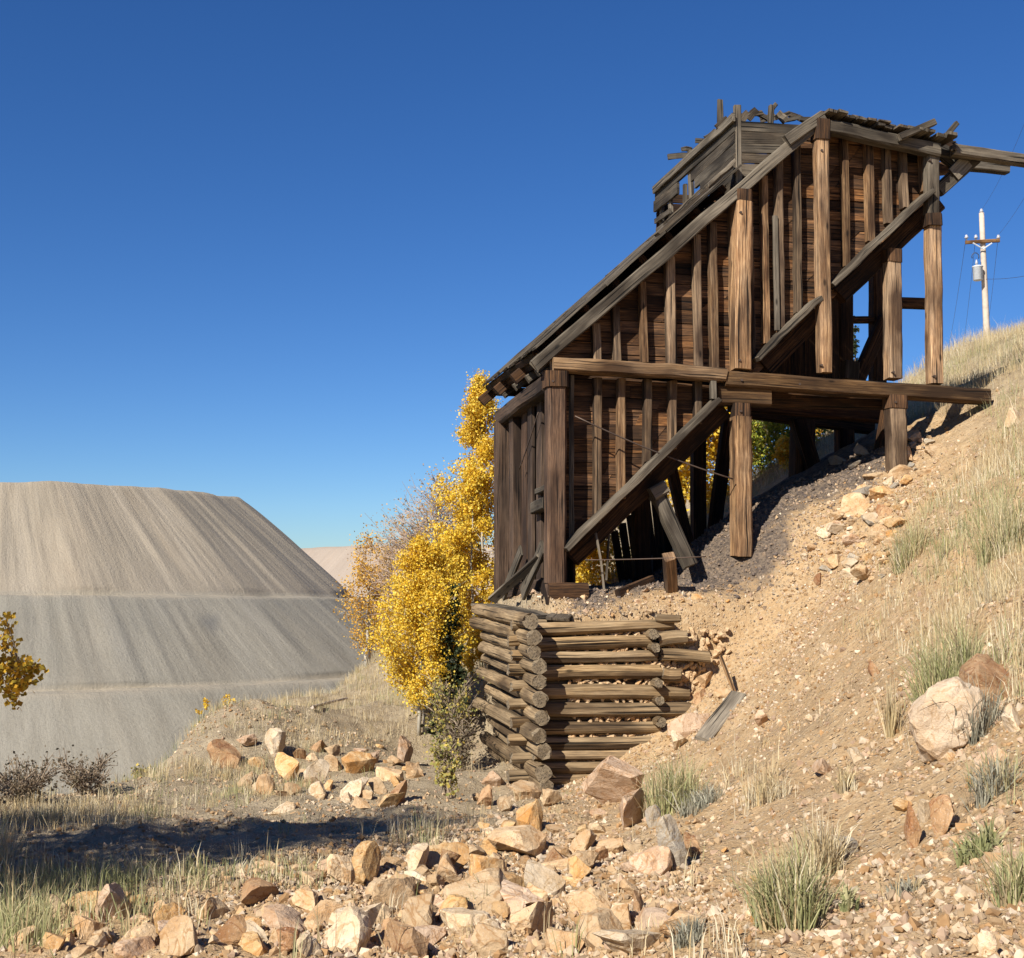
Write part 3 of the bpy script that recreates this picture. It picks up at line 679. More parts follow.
# head box on top of the roof
hb_p0 = S(734.5, 121, .06); hu, _, hz1 = uvz(hb_p0); hz0 = uvz(S(734.5, 178, .06))[2]
def head_front(mb):
    for y0, y1, xr0, xr1 in [(121,131,806,812),(131.4,143,792,797),(143.4,153,781,783),(153.4,163,771,772),(163.4,176.5,760,761)]:
        a = S(734.5, (y0+y1)/2, .04); b = S((xr0+xr1)/2, (y0+y1)/2+ (4.5 if y0 < 130 else 2.5 if y0 < 140 else 1.2), .04)
        timber(mb, a, b, .05, PX(y1-y0)*1.03, ch=.003, n=5, jit=.003, tint=wtint(.5, .95))
hb = part('head_box', M['wood_grey'], head_front)
def head_side(mb):
    hh = (hz1-hz0)
    rows_ = [(0.80, 1.0, 0, 4.1), (.60, .79, 0, 2.2), (.40, .59, 0, 2.0), (.20, .39, 0, 1.75), (.0, .19, 0, 1.2), (-.2, -.01, .0, .7),
             (.56, .78, 2.75, 4.15), (.30, .40, 3.2, 4.15), (.02, .2, 2.6, 4.15), (-.2, .0, 2.2, 4.15), (-.4, -.22, 1.6, 4.15), (-.6, -.42, 1.6, 4.15)]
    for a_, b_, w0, w1 in rows_:
        z_ = hz0+hh*(a_+b_)/2; timber(mb, L(hu, w0+.02, z_), L(hu, w1+random.uniform(-.15, 0), z_+random.uniform(-.05, .05)), hh*(b_-a_), .05, side=Z, ch=.004, n=6, jit=.006, tint=wtint(.4, .8))
part('side_panel', M['wood_grey'], head_side, hb)
hs = hz1-hz0
tim('rail', 'wood_grey', L(hu-.06, -.05, hz1+.02), L(hu-.06, 4.0, hz1+.0), .15, .06, side=Z, parent=hb, tint=(.95, .6, .5), n=8, jit=.01)
for w_, a_, b_, tw in [(2.25, -.3, 1.22, .14), (2.62, -.4, .7, .09), (3.35, -.5, .95, .12), (3.95, -.6, 1.08, .12), (1.75, -.3, .62, .08)]:
    tim('stud', 'wood_grey', L(hu+.07, w_, hz0+hs*a_), L(hu+.07+random.uniform(-.03, .03), w_, hz0+hs*b_), .07, tw, side=U, parent=hb, tint=(1.05, .7, .5))
tim('stud', 'wood_grey', L(hu+.05, .06, hz0-.1), L(hu+.05, .06, hz1+.27), .10, .12, parent=hb, tint=(1.05, .7, .5))
tim('stud', 'wood_grey', S(720.5, 127, .7), S(720, 100, .7), .05, .12, parent=hb, tint=(1.3, .8, .5), taper=.8)
tim('stud', 'wood_grey', S(770.5, 124, .3), S(771.5, 106, .3), .08, .09, parent=hb, tint=(1.1, .7, .5)); tim('stud', 'wood_grey', S(771.5, 110, .3), S(776, 104, .3), .06, .07, parent=hb)
# far walls of the box
def head_back(mb):
    for i in range(5):
        z_ = hz0+hs*(.1+.2*i); timber(mb, L(hu+.05, 4.15, z_), L(hu+1.6, 4.15, z_+.02), .05, hs*.18, ch=0, n=3, tint=wtint(.5, .8))
    for i in range(4):
        z_ = hz0+hs*(.55+.2*i); timber(mb, L(hu+1.7, .1, z_+.1), L(hu+1.7, 4.1, z_+.1), hs*.18, .05, side=Z, ch=0, n=3, tint=wtint(.5, .8))
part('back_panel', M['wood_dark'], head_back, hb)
# broken roof boards along the box top
for _ in (0,):
    for (x0, y0, x1, y1, off) in [(738,117,762,112,1.0),(748,119,756,110,.8),(757,113,772,121,1.6),(776,118,790,113,1.2),(783,121,800,117,.6),(790,114,806,121,1.8),(800,119,814,120,.9),(778,113,786,122,.5),(741,121,748,112,.3),(760,119,775,117,2.2),
                                  (668,157,690,155,3.2),(682,149,692,149,2.6),(696,140,712,142,2.2),(706,139,716,131,1.6),(727,118,716,127,.6)]:
        tim('broken_board', 'wood_grey', S(x0, y0, off), S(x1, y1, off), .05, random.uniform(.07, .13), hb, ch=0, n=3, jit=.014, tint=wtint(.5, 1.0))
tim('rafter', 'wood_grey', S(786, 141, -.12), S(823, 116, -.12), .12, .20, tint=(1.05, .7, .5), jit=.01)

# far side legs and braces, ties
def far(name, x0, y0, x1, y1, w_, off=3.95, mat='wood_dark'): return tim(name, mat, S(x0, y0, off), S(x1, y1, off), w_, w_, tint=(.7, .3, .5))
far('post', 698, 400, 698.5, 548, .27); far('brace', 663, 430, 689, 548, .20, 3.7); far('brace', 729, 415, 713, 540, .24, 3.7)
far('post', 803, 415, 801, 485, .42); far('brace', 797, 418, 818, 486, .3, 3.7); far('post', 844, 415, 845, 470, .34); far('brace', 889, 408, 876, 482, .22, 1.2)
far('post', 843, 225, 843, 412, .34); far('post', 877.5, 230, 877.5, 405, .30); far('brace', 885, 318, 856, 384, .26, 3.7)
far('tie', 846, 320, 880, 320, .14, 3.9); far('tie', 897, 303, 930, 304, .20, 2.2)
far('post', 640, 480, 642, 590, .3, 2.0); 
tim('brace', 'wood_grey', S(655, 490, .25), S(690, 566, -.1), .24, .22, tint=(.95, .5, .5), n=5, jit=.01)
tim('cap_block', 'wood_grey', S(650, 495, .15), S(664, 487, .15), .3, .22, tint=(1.0, .6, .5))
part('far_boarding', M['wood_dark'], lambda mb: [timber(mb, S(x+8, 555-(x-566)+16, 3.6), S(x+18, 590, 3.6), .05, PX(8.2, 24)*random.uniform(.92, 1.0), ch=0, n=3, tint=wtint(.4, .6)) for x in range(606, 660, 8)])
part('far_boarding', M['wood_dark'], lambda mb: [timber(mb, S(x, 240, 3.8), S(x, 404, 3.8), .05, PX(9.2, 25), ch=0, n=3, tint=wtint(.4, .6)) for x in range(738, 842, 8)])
# rusty bolt heads where beams cross posts
for (x, y, off) in [(553, 381, -.2), (557, 366, -.15), (740, 360, -.18), (742, 380, -.16), (822, 365, -.2), (894, 372, -.06), (935, 376, -.16), (822, 150, -.2), (741, 212, -.18), (931, 160, -.15), (896, 402, -.19), (741, 411, -.17), (640, 371, -.15), (800, 384, -.14)]:
    mb = MB(); c_ = S(x, y, off); tube(mb, [c_, c_+W*.07], .02, 8); mb.build('bolt', M['wire'], bin_)
# steel tie wire strung along the wall
def sagwire(p0, p1, sag, r, name, mat, n=10, parent=None):
    mb = MB(); p0 = Vector(p0); p1 = Vector(p1)
    tube(mb, [p0.lerp(p1, i/n) - Z*(sag*4*(i/n)*(1-i/n)) for i in range(n+1)], r, 5); return mb.build(name, M[mat], parent, smooth=True)
sagwire(S(575, 416, -.06), S(733, 479, -.20), .06, .013, 'tie_wire', 'wire', parent=bin_)
sagwire(L(-.06, 2.2, zb+2.15), L(-.04, .9, zb+3.0), .02, .012, 'tie_wire', 'wire', parent=bin_)

# ------------------------------------------------------------------ loose timbers round the bin
def lone(name, label, cat, mat, p0, p1, w_, h_, group=None, **kw):
    mb = MB(); timber(mb, p0, p1, w_, h_, **kw); return tag(mb.build(name, M[mat]), label, cat, group)
def drop(px, py, dz=0.0): p = hit(px, py); return p + Z*dz
lone('plank', 'long pale grey plank leaning against the foot of the end wall of the bin', 'plank', 'wood_grey', E(492, 600, -.55), E(541, 557, -.12), .06, .16, tint=(1.35, .7, .5))
a = hit(671, 588); lone('stake', 'thick sawn off timber stake standing in the soil below the bin', 'stake', 'wood', a-Z*.1, S(669, 556, -.7), .19, .2, tint=(1.0, .5, .5), jit=.012, side=U)
a = hit(650, 574); lone('stake', 'thin short stake just behind the thick stake below the bin', 'stake', 'wood_grey', a-Z*.1, a+Z*.34, .1, .12, tint=(.9, .5, .5), side=U)
lone('stick', 'thin bare stick standing upright under the sloping floor, left one of a pair', 'stick', 'wood_grey', S(604, 590, -.2), S(596, 533, -.1), .03, .035, tint=(1.3, .7, .5), bow=.03)
lone('stick', 'thin bare stick standing upright under the sloping floor, right one of a pair', 'stick', 'wood_grey', S(606, 580, .1), S(609, 532, .2), .03, .035, tint=(1.0, .7, .5), bow=.03)
lone('plank', 'dark weathered board lying flat on the purple gravel under the bin', 'plank', 'wood_dark', hit(618, 598)+Z*.05, hit(652, 584)+Z*.06, .1, .16, tint=(.9, .6, .5))
lone('plank', 'split grey plank lying on the slope right of the log crib', 'plank', 'wood_grey', hit(703, 745)+Z*.06, hit(739, 703)+Z*.10, .05, .22, side=V(0, -.3, 1), tint=(1.5, .9, .5), jit=.012)
lone('stick', 'thin tan stake leaning above the split plank right of the log crib', 'stick', 'wood_orange', hit(737, 700)+Z*.02, hit(737, 700)+V(-.2, .25, .62), .04, .05, tint=(1.1, .2, .5))
lone('plank', 'small pale board end lying among the upper scree stones', 'plank', 'wood_grey', hit(864, 521)+Z*.05, hit(872, 528)+Z*.05, .04, .1, tint=(2.0, 1, .5))
mb = MB(); log(mb, hit(312, 713)+Z*.10, hit(347, 706)+Z*.16, .032, .026, endmi=0, tint=(2.2, 1, .5)); tag(mb.build('fallen_pole', [M['pole'], M['log_end']]), 'thin grey fallen pole lying on the grassy knoll beyond the rocks', 'pole')
tag(sagwire(S(585, 560, -.35), S(706, 556.5, -.9), .01, .010, 'fence_wire', 'wire'), 'rusty wire strand stretched level past the thick stake', 'wire')

# ------------------------------------------------------------------ log crib
crib = thing('log_crib', L(-.1, CRIB_W0, -3.3), 'old log crib retaining wall packed with stones on the slope below the ore bin', 'log crib')
def clog(p0, p1, r0, r1, **kw):
    mb = MB(); log(mb, p0, p1, r0, r1, **kw); return mb.build('log', [M['log'], M['log_end']], crib, smooth=False)
q = lambda zx, zy: (440+zx/3.2, 560+zy/3.2)
C0 = CRIB_W0+.02
for (x0, y0, x1, y1, r) in [(300,222,742,204,.100),(290,272,672,258,.110),(300,310,692,306,.095),(290,364,702,358,.110),(300,420,792,425,.115),(290,478,797,478,.115),
                            (300,538,702,535,.098),(300,588,690,582,.100),(300,626,660,622,.085),(300,664,590,660,.095),(300,703,560,697,.085)]:
    a = S(*q(x0, y0), C0); b = S(*q(x1, y1), C0); clog(a, b, r*1.0, r*random.uniform(.86, 1.0), tint=wtint(.8, 1.2, random.uniform(0, .6)))
for (x0, y0, x1, y1, r) in [(698,256,790,246,.115),(706,302,862,312,.10),(716,366,772,368,.115),(690,186,770,188,.07)]:
    clog(S(*q(x0, y0), C0-.06), S(*q(x1, y1), C0-.16), r, r*.85, tint=wtint(.75, 1.1))
EY = [(290,197),(300,250),(303,296),(318,342),(318,390),(320,446),(326,506),(316,564),(334,614),(330,684),(340,727)]
for i, (x, y) in enumerate(EY):
    a = S(*q(x, y), CRIB_W0-.42); r = .120 if i not in (2, 4) else .104
    u_, w_, z_ = uvz(a)
    b = L(u_-.02-.08*(i % 2), 2.45+random.uniform(-.3, .25), z_ + .10 + random.uniform(-.03, .03))
    clog(a, b, r, r*.85, tint=wtint(.75, 1.05, random.uniform(.4, 1)))
for i in range(len(EY)-1):
    a = S(*q((EY[i][0]+EY[i+1][0])/2, (EY[i][1]+EY[i+1][1])/2), CRIB_W0-.1); u_, w_, z_ = uvz(a); e_ = random.uniform(.2, .7)
    clog(L(u_+.05, CRIB_W0+e_, z_), L(u_+.04, 2.35+random.uniform(-.2, .3), z_+.1), (.10), .092, tint=wtint(.5, .9, random.uniform(.5, 1)))
for (x0, x1, y, r) in [(310,664,245,.05),(312,684,290,.045),(318,690,335,.055),(322,696,391,.05),(322,700,449,.05),(324,700,508,.055),(324,690,563,.05),(322,660,607,.045),(322,600,645,.045),(322,560,684,.04)]:
    clog(S(*q(x0, y+random.uniform(-2, 2)), C0+.10), S(*q(x1, y+random.uniform(-4, 2)), C0+.10), r, r*.9, tint=wtint(.45, .75, random.uniform(.3, .9)))
# spacer ends and notched ends beside the corner
for i in range(len(EY)-1):
    y = (EY[i][1]+EY[i+1][1])/2
    a = S(*q(228-(i % 2)*10, y-14), C0+.25); clog(a, a+U*.55, .085, .085, tint=wtint(.75, 1.1))
for i in range(9):
    z_ = uvz(S(*q(300, 240+i*52), 0))[2]; a = L(-.38, 1.1+.12*(i % 3), z_); clog(a, a+U*.5, .08, .08, tint=wtint(.7, 1.0))
    a = L(-.46, 2.5, z_+.08); clog(a, a+U*.6, .10, .10, tint=wtint(.6, .9))
# cross log ends at the right corner
for (x, y) in [(685,238),(690,280),(700,396),(704,450),(708,520)]:
    a = S(*q(x, y), C0-.22); clog(a, a+W*1.0, .075, .075, tint=wtint(.45, .7))
mb = MB(); timber(mb, L(-.55, 2.9, -.50), L(-.25, -.55, -.60), .5, .05, side=U, ch=0, n=8, jit=.02); timber(mb, L(-.2, -.9, -.63), L(.3, .2, -.50), .35, .05, side=U, ch=0, n=4, jit=.02)
mb.build('cover_board', M['wood_grey'], crib)

# ------------------------------------------------------------------ rocks
def rock_mesh(name, seed, sx, sy, sz, mat, ang=1.0, flatb=True):
    rnd = random.Random(seed); bm = bmesh.new(); n = rnd.choice([9, 10, 12, 14])
    P_ = []
    for i in range(70):
        d = Vector((rnd.gauss(0, 1), rnd.gauss(0, 1), rnd.gauss(0, 1))).normalized(); m_ = max(abs(d.x), abs(d.y), abs(d.z)); P_.append(d*(.72+.2/m_))
    for i in range(rnd.choice([6, 7, 8, 9]) if ang <= 1 else 5):
        q_ = Vector((rnd.gauss(0, 1), rnd.gauss(0, 1), rnd.gauss(0, .9))).normalized(); c_ = rnd.uniform(.24, .66) if ang <= 1 else rnd.uniform(.6, .85)
        P_ = [p - q_*max(0, p.dot(q_)-c_) for p in P_]
    for p in P_: bm.verts.new(p)
    r = bmesh.ops.convex_hull(bm, input=bm.verts)
    bmesh.ops.delete(bm, geom=[g for g in r['geom_interior'] if isinstance(g, bmesh.types.BMVert)], context='VERTS')
    bmesh.ops.dissolve_limit(bm, angle_limit=R(9), verts=bm.verts, edges=bm.edges)
    bmesh.ops.bevel(bm, geom=bm.edges[:], offset=.045, segments=1, affect='EDGES', clamp_overlap=True)
    bmesh.ops.triangulate(bm, faces=bm.faces)
    for _ in range(2): bmesh.ops.subdivide_edges(bm, edges=[e for e in bm.edges if e.calc_length() > .28], cuts=1, use_grid_fill=False)
    bmesh.ops.triangulate(bm, faces=bm.faces)
    off = Vector((seed % 97, seed*1.7 % 53, 0))
    for v in bm.verts:
        nn = mnoise.noise(v.co*1.6+off)*.07 + mnoise.noise(v.co*4.5+off)*.07 + mnoise.noise(v.co*11+off)*.03
        v.co += v.co.normalized()*nn
    xs_ = [v.co for v in bm.verts]; ext = [max(abs(c[i]) for c in xs_) for i in range(3)]
    for v in bm.verts: v.co = Vector((v.co.x/ext[0]*sx/2, v.co.y/ext[1]*sy/2, v.co.z/ext[2]*sz/2))
    bmesh.ops.recalc_face_normals(bm, faces=bm.faces)
    me = bpy.data.meshes.new(name); bm.to_mesh(me); bm.free(); me.materials.append(mat); return me
RSEED = [100]
def rock(px, py, w_, h_, col, label, rot=0.0, group=None, name='rock', sink=.3, lean=0.0, deep=None, ang=1.0):
    """px, py: middle of the stone in the picture; w_, h_: its size there"""
    RSEED[0] += 1; s = RSEED[0]; p = hit(px, py+h_*.36); k = p.y/F
    sx, sz = w_*k*1.06, h_*k*1.16/(1-sink*.5); sy = (deep or random.uniform(.8, 1.15))*(sx+sz)/2
    me = rock_mesh(name, s, sx, sy, sz, ROCK[col], 2.0 if w_ > 80 else 1.0)
    o = bpy.data.objects.new(name, me); COL.objects.link(o); o.location = p + V(0, sy*.30, sz*(.5-sink)); o.rotation_euler = (random.uniform(-.15, .15), lean, random.uniform(-.35, .35)+rot)
    RPOS.append((o.location.x, o.location.y, max(sx, sy)*.5))
    return tag(o, label, 'rock', group or 'rocks on the slope')
RPOS = []
FG = 'foreground rock pile'; FL = 'rocks on the flat beyond the shadow'; LL = 'rocks at the lower left'; CF = 'stones round the foot of the log crib'; RS = 'rocks on the right slope'; UP_ = 'rocks of the upper scree'
for row in [
 # foreground pile
 (368,869,33,46,'ochre','tall upright ochre slab at the left end of the rock pile',0,FG,.12),
 (339,875,27,28,'buff','tan rock just left of the tall upright ochre slab',0,FG),
 (420,864,29,28,'pale','pale cream rounded rock between the ochre slab and a brown block',0,FG),
 (446,863,27,25,'rust','dark rust brown block right of the pale cream rounded rock',0,FG),
 (497,871,54,38,'ochre','large wedge shaped rock with a bright cream face in the middle of the pile',0,FG),
 (469,899,76,46,'buff','longest tan boulder of the pile, lying below the cream faced wedge',0,FG),
 (539,885,50,32,'pale','two faced pale block right of the longest tan boulder',0,FG),
 (529,822,27,33,'ochre','small upright pointed rock standing alone on the bank below the crib',0,FG),
 (525,850,70,28,'buff','broad flat topped tan rock behind the cream faced wedge',0,FG),
 (557,862,29,22,'rust','brownish rock at the right end of the broad flat topped one',0,FG),
 (395,896,46,40,'buff','tan and brown boulder below the pale cream rounded rock',0,FG),
 (388,931,42,26,'rust','dark brown low rock below the tan and brown boulder',0,FG),
 (462,929,60,34,'pale','pale tan slab slanting up to the right under the longest boulder',0,FG),
 (342,939,46,44,'pale','big cream boulder at the bottom edge, left part of the pile',0,FG),
 (409,946,56,30,'rust','reddish brown slab at the bottom edge right of the big cream boulder',0,FG),
 (306,950,24,20,'pale','small cream rock left of the big cream boulder at the bottom edge',0,FG),
 (485,945,52,30,'buff','dusty tan rock at the bottom edge under the pale tan slab',0,FG),
 (534,922,46,32,'buff','dusty buff boulder to the right of the pale tan slab',0,FG),
 (579,871,25,22,'ochre','ochre rock at the right end of the pile',0,FG),
 (600,858,17,16,'rust','small dark rock beyond the ochre one at the right end of the pile',0,FG),
 (423,921,40,38,'buff','triangular tan rock rising between the longest boulder and the dark brown low one',0,FG),
 (590,910,40,26,'buff','half buried buff rock below the ochre rock at the pile end',0,FG),
 (639,907,14,24,'rust','narrow dark rust rock standing on the slope below the crib',0,FG),
 (622,925,38,30,'buff','buff rock beside the narrow dark rust rock',0,FG),
 (560,945,42,24,'buff','dusty rock at the bottom edge right of the pile',0,FG),
 (500,915,18,16,'ochre','small ochre cube of rock between the slab and the buff boulder',0,FG),
 # flat beyond the shadow
 (217,759,40,27,'rust','rust brown angular block standing alone on the dry grass',0,FL),
 (275,755,23,32,'pale','pale pointed rock standing upright among the rocks on the flat',0,FL,.1),
 (288,770,26,26,'ochre','ochre slab leaning beside the pale pointed rock',0,FL),
 (297,756,16,12,'rust','small brown rock behind the ochre leaning slab',0,FL),
 (319,748,18,14,'rust','small brown cube of rock farthest back on the bare flat',0,FL),
 (268,787,26,20,'buff','tan rock under the pale pointed rock',0,FL),
 (245,780,18,15,'buff','small tan rock between the rust block and the pale pointed rock',0,FL),
 (281,810,27,13,'pale','pale flat rock nearest the edge of the shadow',0,FL),
 (315,775,26,28,'pale','cream boulder in the middle of the rocks on the flat',0,FL),
 (320,792,24,14,'pale','pale low slab right below the cream boulder on the flat',0,FL),
 (334,766,24,18,'buff','buff rock right behind the cream boulder on the flat',0,FL),
 (358,767,34,22,'ochre','ochre boulder in the back row right of the cream boulder',0,FL),
 (354,788,28,25,'pale','pale weathered rock in front of the ochre boulder',0,FL),
 (398,796,18,22,'rust','brown upright rock at the right end near the shadow',0,FL),
 (377,790,20,16,'buff','buff rock left of the brown upright rock near the shadow',0,FL),
 (405,753,18,26,'pink','pinkish upright rock near the crib bush',0,FL),
 (388,774,28,22,'buff','buff rock in front of the pinkish upright one',0,FL),
 (416,772,20,18,'buff','buff rock touching the crib bush',0,FL),
 (361,805,20,13,'buff','small rock at the very edge of the shadow',0,FL),
 # lower left
 (251,900,46,24,'rust','flat topped brown rock with a dark front at the lower left',0,LL),
 (229,936,36,27,'rust','dark rust rock below the flat topped brown rock',0,LL),
 (280,927,50,22,'pink','pale pinkish slab right of the dark rust rock',0,LL),
 (181,943,46,36,'buff','tan leaning slab at the bottom edge, lower left',0,LL),
 (163,926,36,30,'ochre','ochre rock behind the tan leaning slab',0,LL),
 (282,948,28,22,'rust','brown rock at the bottom edge below the pale pinkish slab',0,LL),
 (252,953,34,16,'ochre','ochre top of a rock at the bottom edge between two brown ones',0,LL),
 (53,917,32,28,'buff','tan rock in the grass nearest the lower left corner',0,LL),
 (53,949,28,18,'ochre','orange tan rock at the bottom edge near the lower left corner',0,LL),
 (266,868,26,11,'buff','small tan block lying in the grass right under the shadow',0,LL),
 (206,912,38,22,'buff','buff slab sloping up to the flat topped brown rock',0,LL),
 (113,909,40,34,'pink','dull pinkish boulder half sunk in the lower left grass',0,LL),
 (84,930,34,28,'buff','buff boulder below the dull pinkish one',0,LL),
 (305,906,28,22,'buff','buff rock left of the tan rock by the upright ochre slab',0,LL),
 (130,945,26,20,'buff','low buff stone left of the tan leaning slab',0,LL),
 # crib foot
 (616,785,54,56,'pink','big pinkish tan rock leaning on the right foot of the log crib',0,CF,.15),
 (629,815,34,40,'pink','pink faced rock in front of the big rock at the crib foot',0,CF),
 (653,817,18,26,'grey','grey rock beside the pink faced rock',0,CF),
 (593,792,18,16,'buff','small tan rock under the lowest crib logs',0,CF),
 (496,782,26,22,'pink','stone under the left face of the crib at its corner',0,CF),
 (484,800,18,22,'rust','brown stone standing below the left face of the crib',0,CF),
 (526,791,28,22,'buff','buff stone under the corner of the crib',0,CF),
 (503,807,20,14,'buff','flat stone beside the brown stone below the crib',0,CF),
 (548,802,26,18,'buff','tan stone right of the crib corner foot',0,CF),
 (692,726,46,30,'pink','pinkish slab propped left of the split grey plank',-.2,CF),
 (679,743,22,20,'pale','pale stone below the pinkish slab beside the plank',0,CF),
 (693,672,20,16,'grey','round grey stone jammed at the right ends of the crib logs',0,CF),
 (704,684,30,18,'buff','tan block jammed behind the crib log ends',0,CF),
 (699,698,20,14,'rust','brown stone under the tan block at the crib log ends',0,CF),
 (724,692,18,12,'buff','small stone right of the tan block at the crib',0,CF),
 # right slope
 (950,735,92,56,'sand','big smooth cream boulder, the largest one on the right slope',0,RS,.08),
 (1006,684,60,46,'rust','rust brown boulder behind the big cream boulder',0,RS),
 (998,760,36,22,'pink','pale pinkish rock below the big cream boulder',0,RS),
 (1018,722,20,28,'pale','pale rock at the right edge under the rust boulder',0,RS),
 (824,771,26,18,'pink','grey pink pointed stone in the middle of the right slope',0,RS),
 (860,758,20,15,'pale','whitish stone right of the grey pink pointed one',0,RS),
 (764,721,17,15,'pink','pale pink stone on the bare soil right of the plank',0,RS),
 (812,720,11,8,'pale','tiny whitish stone on the bare soil above the middle',0,RS),
 (672,855,31,50,'grey','grey pointed slab standing on edge low on the slope',.2,RS,.1,.45),
 (695,847,20,27,'rust','rust and white rock right behind the grey pointed slab',0,RS),
 (643,909,10,12,'grey','tiny grey stone next to the narrow dark rust rock',0,RS),
 (916,836,16,42,'rust','narrow upright rust orange rock in the bare soil',0,RS,.15),
 (949,821,24,36,'rust','red brown upright rock right of the narrow rust orange one',0,RS),
 (908,808,24,15,'ochre','tan stone on top of the narrow rust orange rock',0,RS),
 (928,820,12,24,'pale','pale splinter between the two upright rust rocks',0,RS),
 (850,851,28,20,'grey','greyish low rock right of the large bunchgrass clump',0,RS),
 (876,669,14,18,'rust','small brown stone on the slope above the lone straw tuft',0,RS),
 (983,949,22,26,'pale','whitish upright stone at the bottom edge on the right',0,RS),
 (848,798,12,10,'pale','small whitish stone under the dead weed of the middle slope',0,RS),
 (1001,830,12,16,'pale','small pale stone near the right edge below the pinkish rock',0,RS),
 # upper scree
 (858,506,30,24,'buff','largest buff boulder at the left of the upper scree',0,UP_),
 (884,494,32,14,'ochre','flat ochre rock on top of the upper scree boulders',0,UP_),
 (885,510,14,17,'rust','brown rock under the flat ochre rock of the scree',0,UP_),
 (873,521,16,12,'pale','pale stone below the largest buff scree boulder',0,UP_),
 (851,542,22,15,'pink','pinkish rock in the middle of the upper scree',0,UP_),
 (826,569,15,12,'grey','blue grey stone at the lower end of the scree',0,UP_),
 (820,580,13,11,'rust','dark stone right under the blue grey one',0,UP_),
 (806,568,10,9,'pale','small pale stone left of the blue grey one',0,UP_),
 (828,651,14,14,'pale','white stone alone on the soil below the scree',0,UP_),
 (868,574,28,16,'buff','half buried buff rock at the lower right of the scree',0,UP_),
 (797,544,8,7,'pale','tiny pale stone on the dark soil left of the scree',0,UP_),
 (838,562,20,12,'buff','buff stone above the blue grey one',0,UP_),
 (910,456,24,20,'buff','buff block against the foot of the right front post',0,UP_),
 (916,438,22,16,'pink','pinkish rock behind the buff block by the right front post',0,UP_),
 (936,449,24,14,'buff','tan rock right of the buff block near the post',0,UP_),
 (900,473,26,16,'buff','buff slab at the top of the scree',0,UP_),
 (930,470,22,12,'buff','flat buff rock above the flat ochre scree rock',0,UP_),
 (862,452,18,14,'grey','dark rock in the shade under the bin, right one of three',0,UP_),
 (840,460,20,12,'grey','dark rock in the shade under the bin, left one of three',0,UP_),
 (855,467,16,10,'grey','dark rock in the shade under the bin, middle one and lowest',0,UP_),
 (1017,419,18,18,'pale','pale rock in the hill grass at the right edge',0,UP_),
 (964,399,14,10,'buff','small tan rock at the end of the long main beam',0,UP_),
]:
    px_, py_, w__, h__, col_, lab_, rot_, grp_ = row[:8]
    rock(px_, py_, w__, h__, col_, lab_, rot_, grp_, lean=(-.75 if w__ == 92 else -.5 if w__ == 31 else 0), sink=row[8] if len(row) > 8 else .3, deep=row[9] if len(row) > 9 else None)

# scattered rubble stones, each a thing of its own
def scatter(n, fn, smin, smax, cols, label, group):
    k = 0; tries = 0
    while k < n and tries < n*40:
        tries += 1; px, py = fn(); p = hit(px, py)
        s = random.uniform(smin, smax)*random.choice([1, 1, .75, .6])
        if any(math.hypot(p.x-a, p.y-b) < (c+s*.5)*.62 for a, b, c in RPOS): continue
        RSEED[0] += 1; me = rock_mesh('rubble_stone', RSEED[0], s*random.uniform(.9, 1.4), s*random.uniform(.7, 1.1), s*random.uniform(.55, .9), ROCK[random.choice(cols)])
        o = bpy.data.objects.new('rubble_stone', me); COL.objects.link(o); o.location = p+Z*s*.12; o.rotation_euler = (random.uniform(-.4, .4), random.uniform(-.4, .4), random.uniform(0, 6))
        RPOS.append((p.x, p.y, s*.5)); tag(o, label, 'stone', group); k += 1
def box(x0, y0, x1, y1): return lambda: (random.uniform(x0, x1), random.uniform(y0, y1))
def quad(*p):
    def f():
        a, b = random.random(), random.random()
        t = [p[0][i]+(p[1][i]-p[0][i])*a for i in (0, 1)]; q_ = [p[3][i]+(p[2][i]-p[3][i])*a for i in (0, 1)]
        return (t[0]+(q_[0]-t[0])*b, t[1]+(q_[1]-t[1])*b)
    return f
BUFF = ['buff', 'buff', 'buff', 'ochre', 'ochre', 'pink', 'pale']
scatter(78, quad((330, 870), (640, 840), (700, 950), (200, 955)), .14, .34, BUFF, 'small broken stone filling gaps in the foreground rock pile', 'small stones of the foreground rock pile')
scatter(26, quad((560, 600), (700, 585), (780, 600), (700, 640)), .05, .16, BUFF, 'small stone on the rough soil between the log crib and the bin', 'small stones above the log crib')
scatter(22, quad((480, 800), (600, 800), (640, 850), (480, 850)), .12, .30, BUFF, 'small stone on the bare bank between the rock pile and the log crib', 'small stones below the log crib')
scatter(24, quad((250, 745), (430, 740), (410, 810), (260, 800)), .14, .36, BUFF, 'small stone among the scattered rocks on the flat beyond the shadow', 'small stones beyond the shadow')
scatter(22, quad((20, 900), (200, 900), (190, 955), (0, 955)), .10, .22, BUFF, 'small stone half hidden in grass at the lower left', 'small stones in the lower left grass')
scatter(80, quad((800, 560), (870, 480), (935, 430), (880, 590)), .09, .34, BUFF+['grey'], 'small loose stone in the scree strip running down from the right end of the bin', 'small stones of the upper scree')
scatter(26, quad((660, 740), (1000, 740), (1010, 940), (660, 940)), .05, .13, BUFF, 'small stone lying loose on the bare right hand slope', 'small stones on the right slope')

